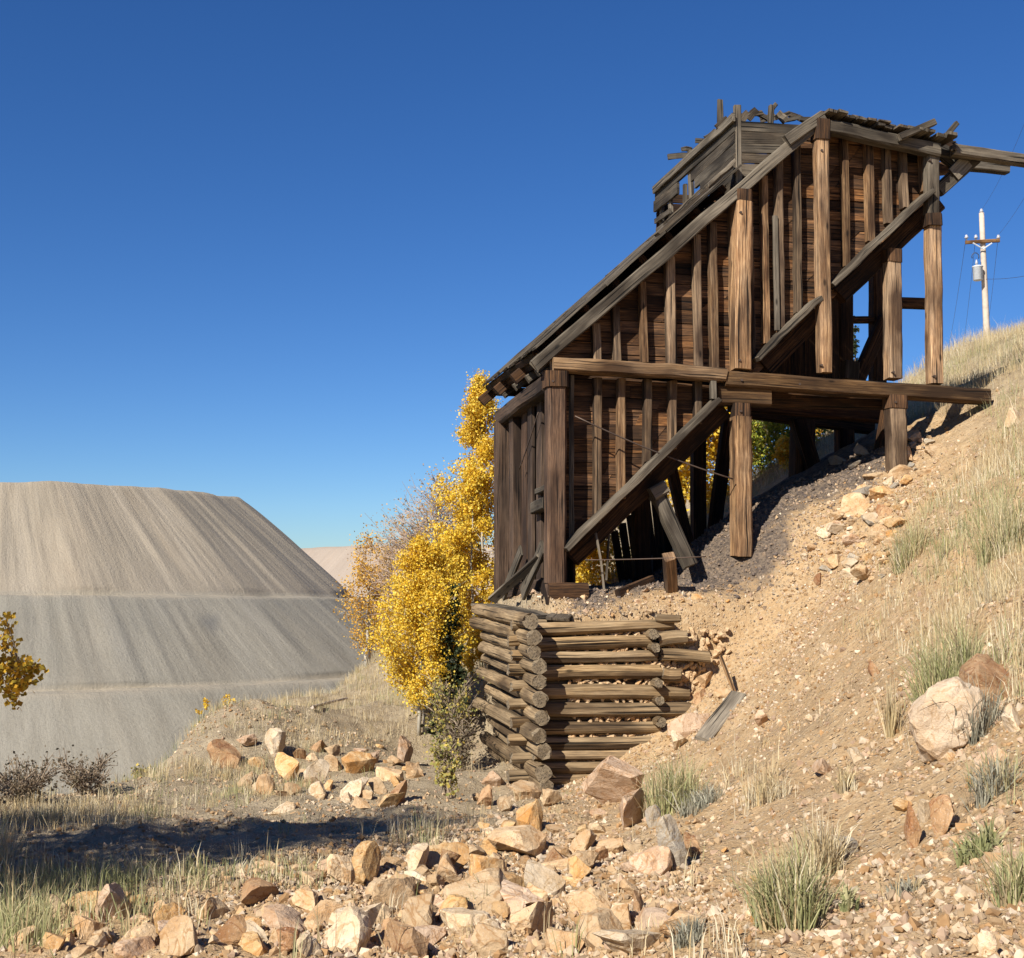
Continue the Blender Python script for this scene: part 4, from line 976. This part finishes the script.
# gravel too fine to count
def pebbles(n):
    protos = []
    for i in range(6):
        bm = bmesh.new(); rnd = random.Random(i+3)
        for _ in range(11):
            d = Vector((rnd.gauss(0, 1), rnd.gauss(0, 1), rnd.gauss(0, 1))).normalized()*rnd.uniform(.8, 1.1); bm.verts.new(d)
        bmesh.ops.convex_hull(bm, input=bm.verts); bm.verts.ensure_lookup_table()
        loose = [v for v in bm.verts if not v.link_faces]; bmesh.ops.delete(bm, geom=loose, context='VERTS'); bmesh.ops.triangulate(bm, faces=bm.faces); bm.verts.index_update()
        protos.append((np.array([v.co[:] for v in bm.verts]), np.array([[v.index for v in f.verts] for f in bm.faces]))); bm.free()
    y = 4 + 19*NR.random(n*6)**1.25; x = (NR.random(n*6)*1.15-.575)*y*.85 + .3
    z = ground_z(x, y); px, py, d = project(x, y, z); dk_, gr_ = zone_masks(x, y, z)
    dens = .30 + .9*sstep(.02, .25, fbm(x*.6, y*.6, 77, 3)) ; dens = dens*(1-.75*gr_) + .8*dk_
    uu = (x-OA[0])*UA[0] + (y-OA[1])*UA[1]; ww = (x-OA[0])*WA[0] + (y-OA[1])*WA[1]
    dens = dens + .8*((uu > -.2) & (uu < 6) & (ww > -3.5) & (ww < 1.5)) + 1.2*(np.hypot((px-480)/260, (py-900)/70) < 1) + .8*(np.hypot((px-860-(520-py)*.6)/60, (py-520)/90) < 1)
    dens = dens*(.6+.4*(x < .8+.04*y))
    keep = (NR.random(n*6) < dens*.5) & (px > -150) & (px < 1180)
    x, y, z, dk_ = x[keep][:n], y[keep][:n], z[keep][:n], dk_[keep][:n]; n = len(x)
    s = .006 + .026*NR.random(n)**4.6 + .0007*y
    cols = np.array([(.46,.32,.18),(.52,.39,.25),(.40,.26,.135),(.34,.20,.09),(.56,.45,.32),(.42,.29,.19),(.36,.26,.16)])
    c = cols[NR.integers(0, len(cols), n)]*(.75+.4*NR.random((n, 1)))
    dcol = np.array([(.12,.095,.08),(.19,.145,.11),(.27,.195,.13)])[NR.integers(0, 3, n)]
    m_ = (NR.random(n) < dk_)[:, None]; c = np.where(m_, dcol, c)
    vs = []; fs = []; ts = []; b = 0; which = NR.integers(0, 6, n)
    for k, (pv, pf) in enumerate(protos):
        I = np.nonzero(which == k)[0]; m = len(I)
        a = NR.random(m)*6.28; ca, sa = np.cos(a), np.sin(a); sc3 = s[I, None]*(.6+.7*NR.random((m, 3)))
        P = pv[None]*sc3[:, None, :]
        Q = np.stack([P[..., 0]*ca[:, None]-P[..., 1]*sa[:, None], P[..., 0]*sa[:, None]+P[..., 1]*ca[:, None], P[..., 2]], -1) + np.stack([x[I], y[I], z[I]+s[I]*.15], -1)[:, None]
        vs.append(Q.reshape(-1, 3)); fs.append((pf[None]+(np.arange(m)*len(pv))[:, None, None]+b).reshape(-1, 3)); ts.append(np.repeat(c[I], len(pv), 0)); b += m*len(pv)
    return fast_mesh('gravel', np.concatenate(vs), np.concatenate(fs), np.concatenate(ts), [M['gravel']])
go = link('gravel', pebbles(62000)); go['kind'] = 'stuff'; go['label'] = 'loose tan gravel strewn over the hillside'
# stones packed between the crib logs: part of the crib
def packing():
    vs = MB(); rnd = random.Random(5)
    bm = bmesh.new()
    for i in range(700):
        u_ = rnd.uniform(-.05, 2.55); z_ = rnd.uniform(-3.25, -.8)
        if z_ < -3.2+max(0, u_-1.2)*1.3: continue
        bmesh.ops.create_icosphere(bm, subdivisions=1, radius=1, matrix=Matrix.Translation(L(u_, CRIB_W0+.05, z_)) @ Matrix.Rotation(rnd.uniform(0, 6), 4, 'Y') @ Matrix.Diagonal((rnd.uniform(.05, .11), .07, rnd.uniform(.03, .055), 1)))
    for i in range(300):
        w_ = rnd.uniform(-.8, 3); z_ = rnd.uniform(-3.3, -.8)
        bmesh.ops.create_icosphere(bm, subdivisions=1, radius=1, matrix=Matrix.Translation(L(-.17, w_, z_)) @ Matrix.Diagonal((.07, rnd.uniform(.06, .12), rnd.uniform(.03, .06), 1)))
    for v in bm.verts: v.co += Vector((rnd.gauss(0, .008), rnd.gauss(0, .008), rnd.gauss(0, .006)))
    me = bpy.data.meshes.new('stone_packing'); 
    for v in bm.verts: v.co -= WORLD['log_crib']
    bm.to_mesh(me); bm.free(); me.materials.append(ROCK['buff']); o = link('stone_packing', me, crib); o['kind'] = 'stuff'
packing()

# ------------------------------------------------------------------ grass
STRAW = np.array([(.52,.41,.22),(.58,.48,.29),(.45,.34,.18),(.40,.31,.18),(.62,.54,.37)])
GREEN = np.array([(.31,.31,.13),(.37,.35,.17),(.26,.27,.12),(.42,.38,.20)])
SAGE = np.array([(.32,.30,.22),(.38,.35,.26),(.28,.27,.20)])
def blades(x, y, z, h, nb, cols, spread, lean=.35, wid=.005, lo=None):
    """one thin bent blade per copy; every blade three vertices wide at the foot and pointed at the tip"""
    n = len(x); m = n*nb
    X = np.repeat(x, nb); Y = np.repeat(y, nb); H = np.repeat(h, nb)*(.45+.65*NR.random(m)); Zb = np.repeat(z, nb); C = np.repeat(cols, nb, 0)*(.75+.5*NR.random((m, 1)))
    sp = np.repeat(spread, nb) if hasattr(spread, '__len__') else spread
    a = NR.random(m)*6.283; r = np.sqrt(NR.random(m))*sp; bx = X+r*np.cos(a); by = Y+r*np.sin(a)
    a2 = a + NR.normal(0, .8, m); ll = H*np.abs(NR.normal(0, lean, m)); w_ = wid*(.7+.7*NR.random(m)); t = NR.random(m)*6.283; wx, wy = np.cos(t)*w_, np.sin(t)*w_
    mx = bx+np.cos(a2)*ll*.35; my = by+np.sin(a2)*ll*.35; mz = Zb+H*.6; tx = bx+np.cos(a2)*ll; ty = by+np.sin(a2)*ll; tz = Zb+H*np.clip(1-.25*(ll/H)**2, .5, 1)
    b0 = Zb-.02
    P = np.stack([np.stack([bx-wx, by-wy, b0], -1), np.stack([bx+wx, by+wy, b0], -1), np.stack([mx+wx*.7, my+wy*.7, mz], -1), np.stack([mx-wx*.7, my-wy*.7, mz], -1), np.stack([tx, ty, tz], -1)], 1)
    k = np.arange(m)*5
    F_ = np.concatenate([np.stack([k, k+1, k+2], -1), np.stack([k, k+2, k+3], -1), np.stack([k+3, k+2, k+4], -1)])
    return P.reshape(-1, 3), F_, np.repeat(C, 5, 0)
ZONES = [  # px, py, rx, ry, density, height, greenness
 (250,720,150,36,.8,.20,.03),(360,690,80,26,.35,.18,.03),(190,782,110,24,.8,.19,.45),(250,790,70,16,.4,.18,.2),(60,815,110,16,.6,.18,.15),(70,884,150,12,.5,.17,.4),(220,882,110,11,.4,.14,.4),(330,868,70,8,.25,.14,.2),(20,925,50,34,.6,.21,.45),(130,925,60,22,.25,.2,.3),
 (430,700,40,36,.6,.26,.15),(420,840,30,12,.3,.2,.2),
 (985,352,70,24,1.2,.34,.06),(960,385,60,30,.9,.28,.10),(1000,450,50,60,.6,.28,.32),(1010,520,40,60,.6,.28,.4),(955,545,55,60,.55,.26,.55),(1010,440,40,60,.7,.28,.5),(900,590,60,40,.22,.2,.15),(1010,620,34,60,.75,.30,.18),(965,640,44,40,.4,.26,.2),
 (870,400,60,30,.8,.3,.1),(1010,930,30,40,.35,.22,.3),(1000,780,36,36,.3,.22,.1),(760,790,50,30,.12,.2,.1),(900,620,70,30,.18,.18,.1),(1060,500,50,250,.7,.30,.2),(-60,850,70,60,.6,.26,.2),(1300,650,240,380,.45,.26,.3),(-200,850,160,90,.6,.26,.2)]
def meadow():
    n = 135000
    y = 5 + 33*NR.random(n)**1.1; x = (NR.random(n)*1.45-.68)*y*.9
    z = ground_z(x, y); px, py, d = project(x, y, z); u_ = (x-OA[0])*UA[0] + (y-OA[1])*UA[1]; w_ = (x-OA[0])*WA[0] + (y-OA[1])*WA[1]
    den = np.full(n, .012); hh = np.full(n, .2); gn = np.full(n, .15)
    for (a, b, rx, ry, D_, H_, g_) in ZONES:
        k = np.clip(1.25-np.hypot((px-a)/rx, (py-b)/ry), 0, 1)*D_; up = k > den
        hh = np.where(up, H_, hh); gn = np.where(up, g_, gn); den = np.maximum(den, k)
    den *= .25 + 1.3*sstep(-.12, .18, fbm(x*.9, y*.9, 55, 3))
    den = np.where((w_ > 5.5) & (u_ > -2), .8, den)
    den = np.where((w_ > -1.2) & (w_ < 4.6) & (u_ > -.5) & (u_ < 7.6), 0, den)
    keep = NR.random(n) < den*.62
    x, y, z, hh, gn = x[keep], y[keep], z[keep], hh[keep], gn[keep]; m = len(x)
    pg = np.clip(gn + fbm(x*.7, y*.7, 91, 2)*.9, 0, 1)
    isg = NR.random(m) < pg
    c = np.where(isg[:, None], GREEN[NR.integers(0, 4, m)], STRAW[NR.integers(0, 5, m)])
    h = hh*(.6+.8*NR.random(m))
    v_, f_, t_ = blades(x, y, z, h, 8, c, .06+.003*y, .45, .0028)
    # a few tall seed stalks
    k = NR.random(m) < .05
    v2, f2, t2 = blades(x[k], y[k], z[k], h[k]*1.7, 3, STRAW[NR.integers(0, 5, k.sum())]*1.05, .04, .22, .004)
    return fast_mesh('grass', np.concatenate([v_, v2]), np.concatenate([f_, f2+len(v_)]), np.concatenate([t_, t2]), [M['blade']])
gs = link('grass', meadow()); gs['kind'] = 'stuff'; gs['label'] = 'dry straw coloured mountain grass with green tufts'

def clump(name, px, py, w_, h_, pal, mix, n, label, cat, lean=.55, wid=.0034, dark=1.0, up=1.0, group=None):
    p = hit(px, py); k = p.y/F; rad = w_*k*.5; H = h_*k
    nt_ = max(8, n//10); a = NR.random(nt_)*6.28; r = np.sqrt(NR.random(nt_))*rad*.7; x = p.x+r*np.cos(a); y = p.y+r*np.sin(a)*1.0
    z = ground_z(x, y); cols = np.where((NR.random(nt_) < mix)[:, None], pal[NR.integers(0, len(pal), nt_)], STRAW[NR.integers(0, 5, nt_)])*dark
    v_, f_, t_ = blades(x-p.x, y-p.y, z-p.z, H*(.35+.7*NR.random(nt_)), 14, cols, rad*.22, lean, wid)
    return tag(link(name, fast_mesh(name, v_, f_, t_, [M['blade']]), None, p), label, cat, group or 'tufts on the right slope')
clump('grass_clump', 948, 702, 74, 80, GREEN, .75, 900, 'tall green bunchgrass clump just left of the big cream boulder', 'grass clump')
clump('grass_clump', 790, 925, 80, 80, GREEN, .6, 1000, 'large green bunchgrass clump low on the right slope, with straw tips', 'grass clump')
clump('grass_clump', 815, 880, 60, 70, STRAW, .7, 500, 'straw coloured grass clump rising behind the large green bunchgrass clump', 'grass clump')
clump('grass_clump', 672, 808, 76, 64, GREEN, .65, 700, 'olive green tuft against the right foot of the log crib', 'grass clump')
clump('grass_clump', 892, 735, 20, 72, STRAW, 1, 120, 'thin bleached straw tuft standing alone left of the big cream boulder', 'grass clump', .2)
clump('grass_clump', 975, 862, 44, 36, GREEN, 1, 200, 'small bright green leafy tuft on bare soil near the right edge', 'plant', .9, .007, .85)
clump('grass_clump', 848, 908, 22, 24, GREEN, 1, 90, 'tiny bright green tuft right of the large green bunchgrass clump', 'plant', .6, .006)
clump('grass_clump', 1015, 908, 44, 70, GREEN, .7, 300, 'green tuft cut by the right edge of the picture near the bottom', 'plant', .5)
clump('grass_clump', 765, 800, 60, 45, STRAW, .9, 200, 'wispy pale dead weed tuft in the middle of the bare slope', 'dead weed', .5)
clump('grass_clump', 846, 792, 26, 36, STRAW, .9, 120, 'small wispy dead weed beside the two pale stones of the middle slope', 'dead weed', .5)
clump('grass_clump', 910, 560, 46, 60, GREEN, .5, 400, 'green and straw grass clump on the hill above the bare soil strip', 'grass clump')
clump('grass_clump', 1000, 555, 60, 80, GREEN, .6, 500, 'broad green grass clump on the hill near the right edge', 'grass clump')
clump('sagebrush', 990, 795, 46, 48, SAGE, .6, 330, 'grey dead looking brush tuft below the big cream boulder', 'shrub', .8, .004, .9)
clump('sagebrush', 978, 738, 50, 66, SAGE, .9, 280, 'grey green twiggy brush in front of the big cream boulder', 'shrub', .7, .0035, .8)
clump('sagebrush', 700, 808, 56, 26, SAGE, 1, 260, 'low silvery sage mat right of the olive tuft by the crib', 'shrub', .9, .005)
clump('sagebrush', 688, 945, 40, 26, SAGE, 1, 180, 'low silvery sage tuft at the bottom edge of the slope', 'shrub', .9, .004)
clump('sagebrush', 905, 895, 40, 26, SAGE, .5, 140, 'low grey twig tuft beside the tiny bright green tuft', 'shrub', .9, .004)

# ------------------------------------------------------------------ trees
YEL = np.array([(.74,.50,.04),(.79,.56,.07),(.69,.43,.03),(.71,.55,.10)])
PALEY = np.array([(.60,.40,.12),(.56,.34,.09),(.50,.30,.10)])
LEAFG = np.array([(.28,.34,.05),(.38,.42,.07),(.20,.26,.04),(.52,.46,.06)])
DKG = np.array([(.035,.05,.022),(.05,.065,.03),(.06,.07,.03)])
def leaves_np(pts, cols, size):
    n = len(pts); d1 = NR.normal(0, 1, (n, 3)); d1 /= np.linalg.norm(d1, axis=1)[:, None]; d2 = np.cross(d1, NR.normal(0, 1, (n, 3))); d2 /= np.linalg.norm(d2, axis=1)[:, None]
    s = size*(.6+.7*NR.random((n, 1)))
    P = np.stack([pts-d1*s*.5, pts+d2*s*.42, pts+d1*s*.5, pts-d2*s*.42], 1).reshape(-1, 3)
    k = np.arange(n)*4; return P, np.concatenate([np.stack([k, k+1, k+2], -1), np.stack([k, k+2, k+3], -1)]), np.repeat(cols, 4, 0)
def tree(name, base, H, clear, rad, nleaf, pal, label, cat='tree', group=None, seed=1, leaf=.075, bark=(.42,.38,.30), nbr=26, stems=1, prof=None, up=.5, twig=1.0, trunk_r=.04, sway=.05, clumpy=.16, lean=(0, 0), twigcol=None):
    rnd = random.Random(seed); base = Vector(base); t = thing(name, base, label, cat, group)
    tm = MB(); tw = MB(); tips = []
    for s in range(stems):
        b0 = V(rnd.uniform(-1, 1), rnd.uniform(-1, 1), 0)*(rad*.35 if s else 0); hs_ = H*(1 if s == 0 else rnd.uniform(.7, .95))
        n = 9; ax = [base+b0-Z*.15]
        for i in range(1, n+1): ax.append(base+b0+V(lean[0]*hs_*(i/n)**1.5+rnd.gauss(0, sway)*.5, lean[1]*hs_*(i/n)**1.5+rnd.gauss(0, sway)*.5, hs_*i/n))
        tube(tm, ax, [trunk_r*(1-.85*i/n) for i in range(n+1)], 7, bark)
        for b in range(nbr):
            f = clear + (1-clear)*(b+rnd.random())/nbr; i = min(n-1, int(f*n)); p0 = ax[i].lerp(ax[i+1], f*n-i)
            pr = prof((f-clear)/(1-clear)) if prof else math.sin(math.pi*(.12+.86*(f-clear)/(1-clear)))**.7
            ln = rad*pr*rnd.uniform(.6, 1.12); an = rnd.uniform(0, 6.283) ; d = V(math.cos(an), math.sin(an), up+rnd.uniform(-.2, .3)).normalized()
            pts = [p0]; 
            for k in range(1, 5): pts.append(p0 + d*(ln*k/4) + V(rnd.gauss(0, .03), rnd.gauss(0, .03), .03*k*rnd.random())*ln)
            tube(tw, pts, [trunk_r*.28*(1-f*.5)*(1-.2*k) for k in range(5)], 4, twigcol or bark)
            for k in range(2, 5):
                for _ in range(2):
                    dd = (d + V(rnd.gauss(0, .7), rnd.gauss(0, .7), rnd.gauss(.2, .5))).normalized()*ln*rnd.uniform(.18, .4)*twig
                    tube(tw, [pts[k], pts[k]+dd*.5+Z*.01, pts[k]+dd], [.007, .005, .003], 3, twigcol or bark); tips.append((pts[k]+dd*.55)); tips.append(pts[k]+dd)
    tm.build('trunk', M['bark'], t, True)
    nb = len(tw.v); vb = np.array(tw.v) - np.array(base)
    fb = []
    for f in tw.f:
        for k in range(1, len(f)-1): fb.append((f[0], f[k], f[k+1]))
    fb = np.array(fb); tb_ = np.array(tw.t)
    tp = np.array([tuple(q_-base) for q_ in tips]); vis = NR.random(len(tp))
    wts = .25+NR.random(len(tp))**2; I = NR.choice(len(tp), nleaf, p=wts/wts.sum())
    P0 = tp[I] + NR.normal(0, clumpy, (nleaf, 3))*rad
    sh = NR.integers(0, len(pal), len(tp)); cols = pal[np.where(NR.random(nleaf) < .6, sh[I], NR.integers(0, len(pal), nleaf))]*(.8+.4*NR.random((nleaf, 1)))
    lv, lf, lt = leaves_np(P0, cols, leaf)
    me = fast_mesh('crown', np.concatenate([vb, lv]), np.concatenate([fb, lf+nb]), np.concatenate([tb_, lt]), [M['bark'], M['leaf']], mi=np.concatenate([np.zeros(len(fb)), np.ones(len(lf))]))
    link('crown', me, t); return t
def gbase(px, y):  x = (px-CX)/F*y; return V(x, y, gz(x, y))
def hpx(py, y, b): return at(512, py, y).z - b.z
ASP = 'aspens behind the log crib'
def asp(px, ytop, y, clear, rpx, nleaf, pal, label, seed, **kw):
    b = gbase(px, y); H = hpx(ytop, y, b); return tree('aspen_tree', b, H, clear, rpx*y/F, nleaf, pal, label, 'tree', kw.pop('group', ASP), seed, **kw)
low = lambda f: (.55+.45*math.sin(math.pi*min(1, f*1.1)))*(1-f**2.2)**.7
asp(482, 382, 26.5, .06, 50, 42000, YEL, 'tallest golden yellow aspen touching the left end of the ore bin', 3, nbr=60, prof=low, leaf=.05, clumpy=.095)
asp(472, 470, 25.5, .06, 34, 19000, YEL, 'golden aspen just left of the tallest one, with gaps in its crown', 4, nbr=44, prof=low, leaf=.05, clumpy=.095)
asp(420, 542, 23.5, .15, 50, 40000, YEL, 'bright yellow bushy aspen in front of the bare ones, left of the crib', 5, nbr=48, prof=low, leaf=.045, stems=3, clumpy=.095)
asp(438, 478, 30, .15, 46, 2600, PALEY, 'nearly leafless grey pink aspen behind the bright yellow one', 6, nbr=80, stems=4, twigcol=(.40,.30,.23), twig=1.6, leaf=.05, trunk_r=.05)
asp(405, 515, 31, .15, 40, 2600, PALEY, 'nearly leafless aspen with thin upright twigs left of the bright yellow one', 7, nbr=80, stems=4, twigcol=(.40,.30,.23), twig=1.6, leaf=.05, trunk_r=.05)
asp(370, 540, 33.5, .12, 26, 6000, PALEY*np.array([1.12, 1.05, .6]), 'slender pale orange aspen at the left end of the row', 8, nbr=32, stems=2, leaf=.055, trunk_r=.05, bark=(.48,.45,.38))
asp(387, 552, 34, .15, 22, 3600, PALEY, 'thin half bare orange aspen second from the left end of the row', 9, nbr=28, stems=2, leaf=.055, trunk_r=.045, bark=(.48,.45,.38))
# behind and below the bin
asp(590, 525, 27, .02, 40, 5000, YEL, 'low yellow aspen glimpsed under the sloping floor of the bin', 12, nbr=30, prof=low, leaf=.085, group='aspens seen through the legs of the bin')
asp(702, 405, 29, .02, 50, 12000, YEL, 'yellow aspen seen through the legs in the middle of the bin', 13, nbr=36, prof=low, leaf=.085, group='aspens seen through the legs of the bin')
asp(772, 400, 30, .08, 46, 9000, LEAFG, 'green leaved aspen seen under the bin right of the front middle post', 14, nbr=44, leaf=.07, stems=3, bark=(.5,.47,.42), group='aspens seen through the legs of the bin')
asp(828, 408, 32, .10, 26, 3000, YEL, 'small yellow aspen seen between the rear legs near the right', 15, nbr=24, leaf=.085, group='aspens seen through the legs of the bin')
asp(792, 445, 28, .02, 16, 1500, YEL, 'very small yellow aspen sprout beside the green leaved one under the bin', 16, nbr=14, leaf=.08, group='aspens seen through the legs of the bin')
for px, yt, y, s, lb in [(207, 700, 27.5, 21, 'tiny yellow aspen sapling on the knoll edge, left one of two'), (231, 695, 28.5, 22, 'tiny yellow aspen sapling on the knoll edge, right one of two')]:
    asp(px, yt, y, .05, 8, 260, YEL, lb, s, nbr=10, leaf=.07, trunk_r=.015, group='aspen saplings on the knoll')
def spruce(px, ytop, y, rpx, label, seed, n=2600):
    b = gbase(px, y); H = hpx(ytop, y, b)
    return tree('spruce_tree', b, H, .06, rpx*y/F, n, DKG, label, 'tree', 'dark conifers', seed, nbr=30, leaf=.09, prof=lambda f: (1-f)**.85+.05, up=-.05, bark=(.10,.075,.055), trunk_r=.07, clumpy=.12)
spruce(453, 588, 23.3, 20, 'small dark green spruce hidden among the yellow aspens beside the crib', 31)
spruce(470, 470, 28, 20, 'dark spruce behind the crown of the tallest golden aspen', 32)
spruce(858, 318, 42, 14, 'distant dark conifer tip seen in the gap between the bin posts', 33, 1800)
# willow shrub at the left corner of the crib
def shrub(px, py, y, rpx, hp, pal, n, label, seed, nbr=26, leaf=.05, tc=(.30,.23,.16)):
    b = gbase(px, y); b = hit(px, py) if y is None else b; yy = b.y
    return tree('shrub', b, hp*yy/F, .03, rpx*yy/F, n, pal, label, 'shrub', 'bushes on the flat', seed, nbr=nbr, stems=3, leaf=leaf, trunk_r=.02, twigcol=tc, bark=tc, up=.9, twig=1.3, prof=lambda f: .6+.4*f)
OLIVE = np.array([(.28,.25,.07),(.36,.30,.09),(.22,.22,.07),(.48,.36,.08)]); BROWN = np.array([(.16,.12,.075),(.22,.165,.10),(.13,.11,.07)])
shrub(450, 775, 21.2, 30, 70, OLIVE*1.15, 1500, 'twiggy olive and yellow bush at the left corner of the log crib', 41)
shrub(446, 830, 15.6, 14, 44, OLIVE*1.2, 600, 'small sparse olive bush in front of the crib bush, at the end of the shadow', 42, 16)
shrub(764, 470, 29.5, 26, 44, LEAFG, 2600, 'leafy green bush seen low between the bin posts', 48, leaf=.07)
shrub(462, 780, 20.3, 18, 40, BROWN, 700, 'low dark brown bush at the foot of the crib corner', 43)
shrub(30, 815, 15.8, 36, 13, BROWN, 800, 'dark brown leafless bush on the rim at the left edge', 44, leaf=.04)
shrub(95, 810, 17, 30, 9, BROWN, 600, 'low dark bush on the rim right of the left edge bush', 45, leaf=.04)
shrub(-10, 800, 14, 26, 22, BROWN, 1200, 'taller bare grey bush cut by the left edge of the picture', 46, leaf=.04)
shrub(150, 792, 20, 12, 12, OLIVE, 500, 'small green bush on the rim below the dump slope', 47)
# aspen just outside the left edge: one branch hangs into view, its shadow crosses the flat
bt = V(-6.55, 6.1, gz(-6.55, 6.1))
tr = tree('aspen_tree', bt, 5.7, .08, 2.0, 44000, np.array([(.42,.24,.03),(.50,.30,.04),(.36,.22,.04)]), 'aspen at the left edge with one orange branch hanging into view', 'tree', None, 51, nbr=60, leaf=.075, trunk_r=.09, prof=lambda f: (1-f**3)**.5)
b2 = V(-9.3, 7.8, gz(-9.3, 7.8)); tree('aspen_tree', b2, 5.6, .08, 1.7, 26000, YEL, 'aspen standing outside the left edge whose shadow darkens the rim', 'tree', None, 52, nbr=56, leaf=.08, trunk_r=.09, prof=lambda f: (1-f**3)**.5)
mb = MB(); rnd = random.Random(8); bl = []
b0 = bt+V(.05, 0, 1.7); e0 = at(20, 668, 8.3)
pts = [b0.lerp(e0, t)+Z*(.16*math.sin(math.pi*t)) for t in np.linspace(0, 1, 8)]; tube(mb, pts, [.03-.003*i for i in range(8)], 5, (.25, .2, .15))
cl = []
for (px, py) in [(8, 660), (16, 672), (24, 665), (30, 668), (6, 688), (14, 692), (20, 686), (26, 680), (34, 672), (2, 672), (12, 702), (3, 622), (6, 619), (-6, 660), (-20, 670), (-40, 665), (-14, 690), (-30, 640), (-10, 625)]:
    e = at(px, py, 8.3+rnd.uniform(-.2, .2)); s = min(pts, key=lambda q_: (q_-e).length); tube(mb, [s, s.lerp(e, .5)+V(0, 0, .02), e], [.006, .004, .003], 4, (.2, .16, .12)); cl += [e, s.lerp(e, .6)]
P0 = np.array([tuple(c) for c in cl]); P0 = P0[NR.integers(0, len(P0), 800)] + NR.normal(0, .035, (800, 3))
lv, lf, lt = leaves_np(P0 - np.array(bt), np.array([(.50,.28,.025),(.40,.29,.04),(.58,.36,.035)])[NR.integers(0, 3, 800)], .042)
vb = np.array(mb.v)-np.array(bt); fb = np.array([(f[0], f[k], f[k+1]) for f in mb.f for k in range(1, len(f)-1)])
link('branch', fast_mesh('branch', np.concatenate([vb, lv]), np.concatenate([fb, lf+len(vb)]), np.concatenate([np.array(mb.t), lt]), [M['bark'], M['leaf']], mi=np.concatenate([np.zeros(len(fb)), np.ones(len(lf))])), tr)

# ------------------------------------------------------------------ utility pole and lines on the hill
PY = 62.0
pt = at(981.5, 213, PY); pb = at(987.5, 352, PY); pd = (pb-pt).normalized(); pbase = pt + pd*((gz(pb.x, PY)-.3-pt.z)/pd.z)
up_ = thing('utility_pole', pbase, 'bleached wooden utility pole with crossarm and transformer on the hilltop', 'utility pole')
mb = MB(); tube(mb, [pbase.lerp(pt, i/8) for i in range(9)], [.19-.008*i for i in range(9)], 10); mb.build('pole', M['pole'], up_, True)
ca, cb = at(965.5, 242.5, PY-.2), at(999.5, 240.5, PY-.2)
tim('crossarm', 'wood_orange', ca, cb, .14, .17, up_, side=V(0, 1, 0), tint=(1.1, 0, .5))
for sgn, x in ((-1, 973), (1, 992)):
    mb = MB(); tube(mb, [at(x, 243, PY-.3), at(983.3, 249, PY-.25)], .035, 5); mb.build('arm_brace', M['steel'], up_)
def turned(name, mat, p, prof_, parent, k=12):
    mb = MB(); vs = []; n = len(prof_)
    for (h_, r_) in prof_:
        for j in range(k): vs.append(tuple(p+V(r_*math.cos(6.2832*j/k), r_*math.sin(6.2832*j/k), h_)))
    fs = [[i*k+j, i*k+(j+1) % k, (i+1)*k+(j+1) % k, (i+1)*k+j] for i in range(n-1) for j in range(k)] + [list(range(k))[::-1], [(n-1)*k+j for j in range(k)]]
    mb.add(vs, fs, [[(0, 0)]*len(f) for f in fs], (.5, .5, .5)); return mb.build(name, mat, parent, True)
INS = [at(x, 240, PY-.2) for x in (966.5, 976, 998.5)] + [pt-Z*.05]
for p in INS: turned('insulator', M['ceramic'], p, [(-.05, .03), (.08, .03), (.09, .09), (.15, .10), (.17, .06), (.23, .07), (.27, .03)], up_)
tp_ = at(978, 280.5, PY-.3); tr_ = turned('transformer', M['steel'], tp_, [(0, .2), (.02, .24), (.66, .24), (.68, .27), (.72, .27), (.76, .18), (.78, .05)], up_, 16)
turned('bushing', M['ceramic'], tp_+V(-.05, 0, .76), [(0, .05), (.1, .06), (.12, .08), (.2, .05), (.3, .03)], tr_)
mb = MB(); tube(mb, [at(975.5, 261, PY-.3)+V(.18*math.cos(t), 0, .22+.2*math.sin(t)) for t in np.linspace(-.5, 3.6, 9)], .025, 4); mb.build('jumper_wire', M['cable'], up_, True)
LN = 'power lines from the hilltop pole'
for (a, b, sg, r_, lb) in [(INS[0]+Z*.25, at(942, 372, 150), 1.0, .010, 'thin power line dropping behind the hill from the left end of the crossarm'), (INS[1]+Z*.25, at(958, 372, 150), 1.0, .010, 'thin power line dropping behind the hill from the middle of the crossarm'),
                       (INS[2]+Z*.25, at(981, 362, 150), 1.0, .010, 'thin power line dropping behind the hill from the right end of the crossarm'), (INS[3]+Z*.2, at(1058, 30, 40), .6, .006, 'thin power line climbing to the upper right from the pole top'),
                       (INS[2]+Z*.25, at(1100, 40, 40), .6, .006, 'thin power line climbing to the upper right from the right end of the crossarm'), (at(985, 279, PY), at(1110, 245, 50), .4, .010, 'dark service cable running right from beside the transformer')]:
    tag(sagwire(a, b, sg, r_, 'power_line', 'cable', 14), lb, 'power line', LN)
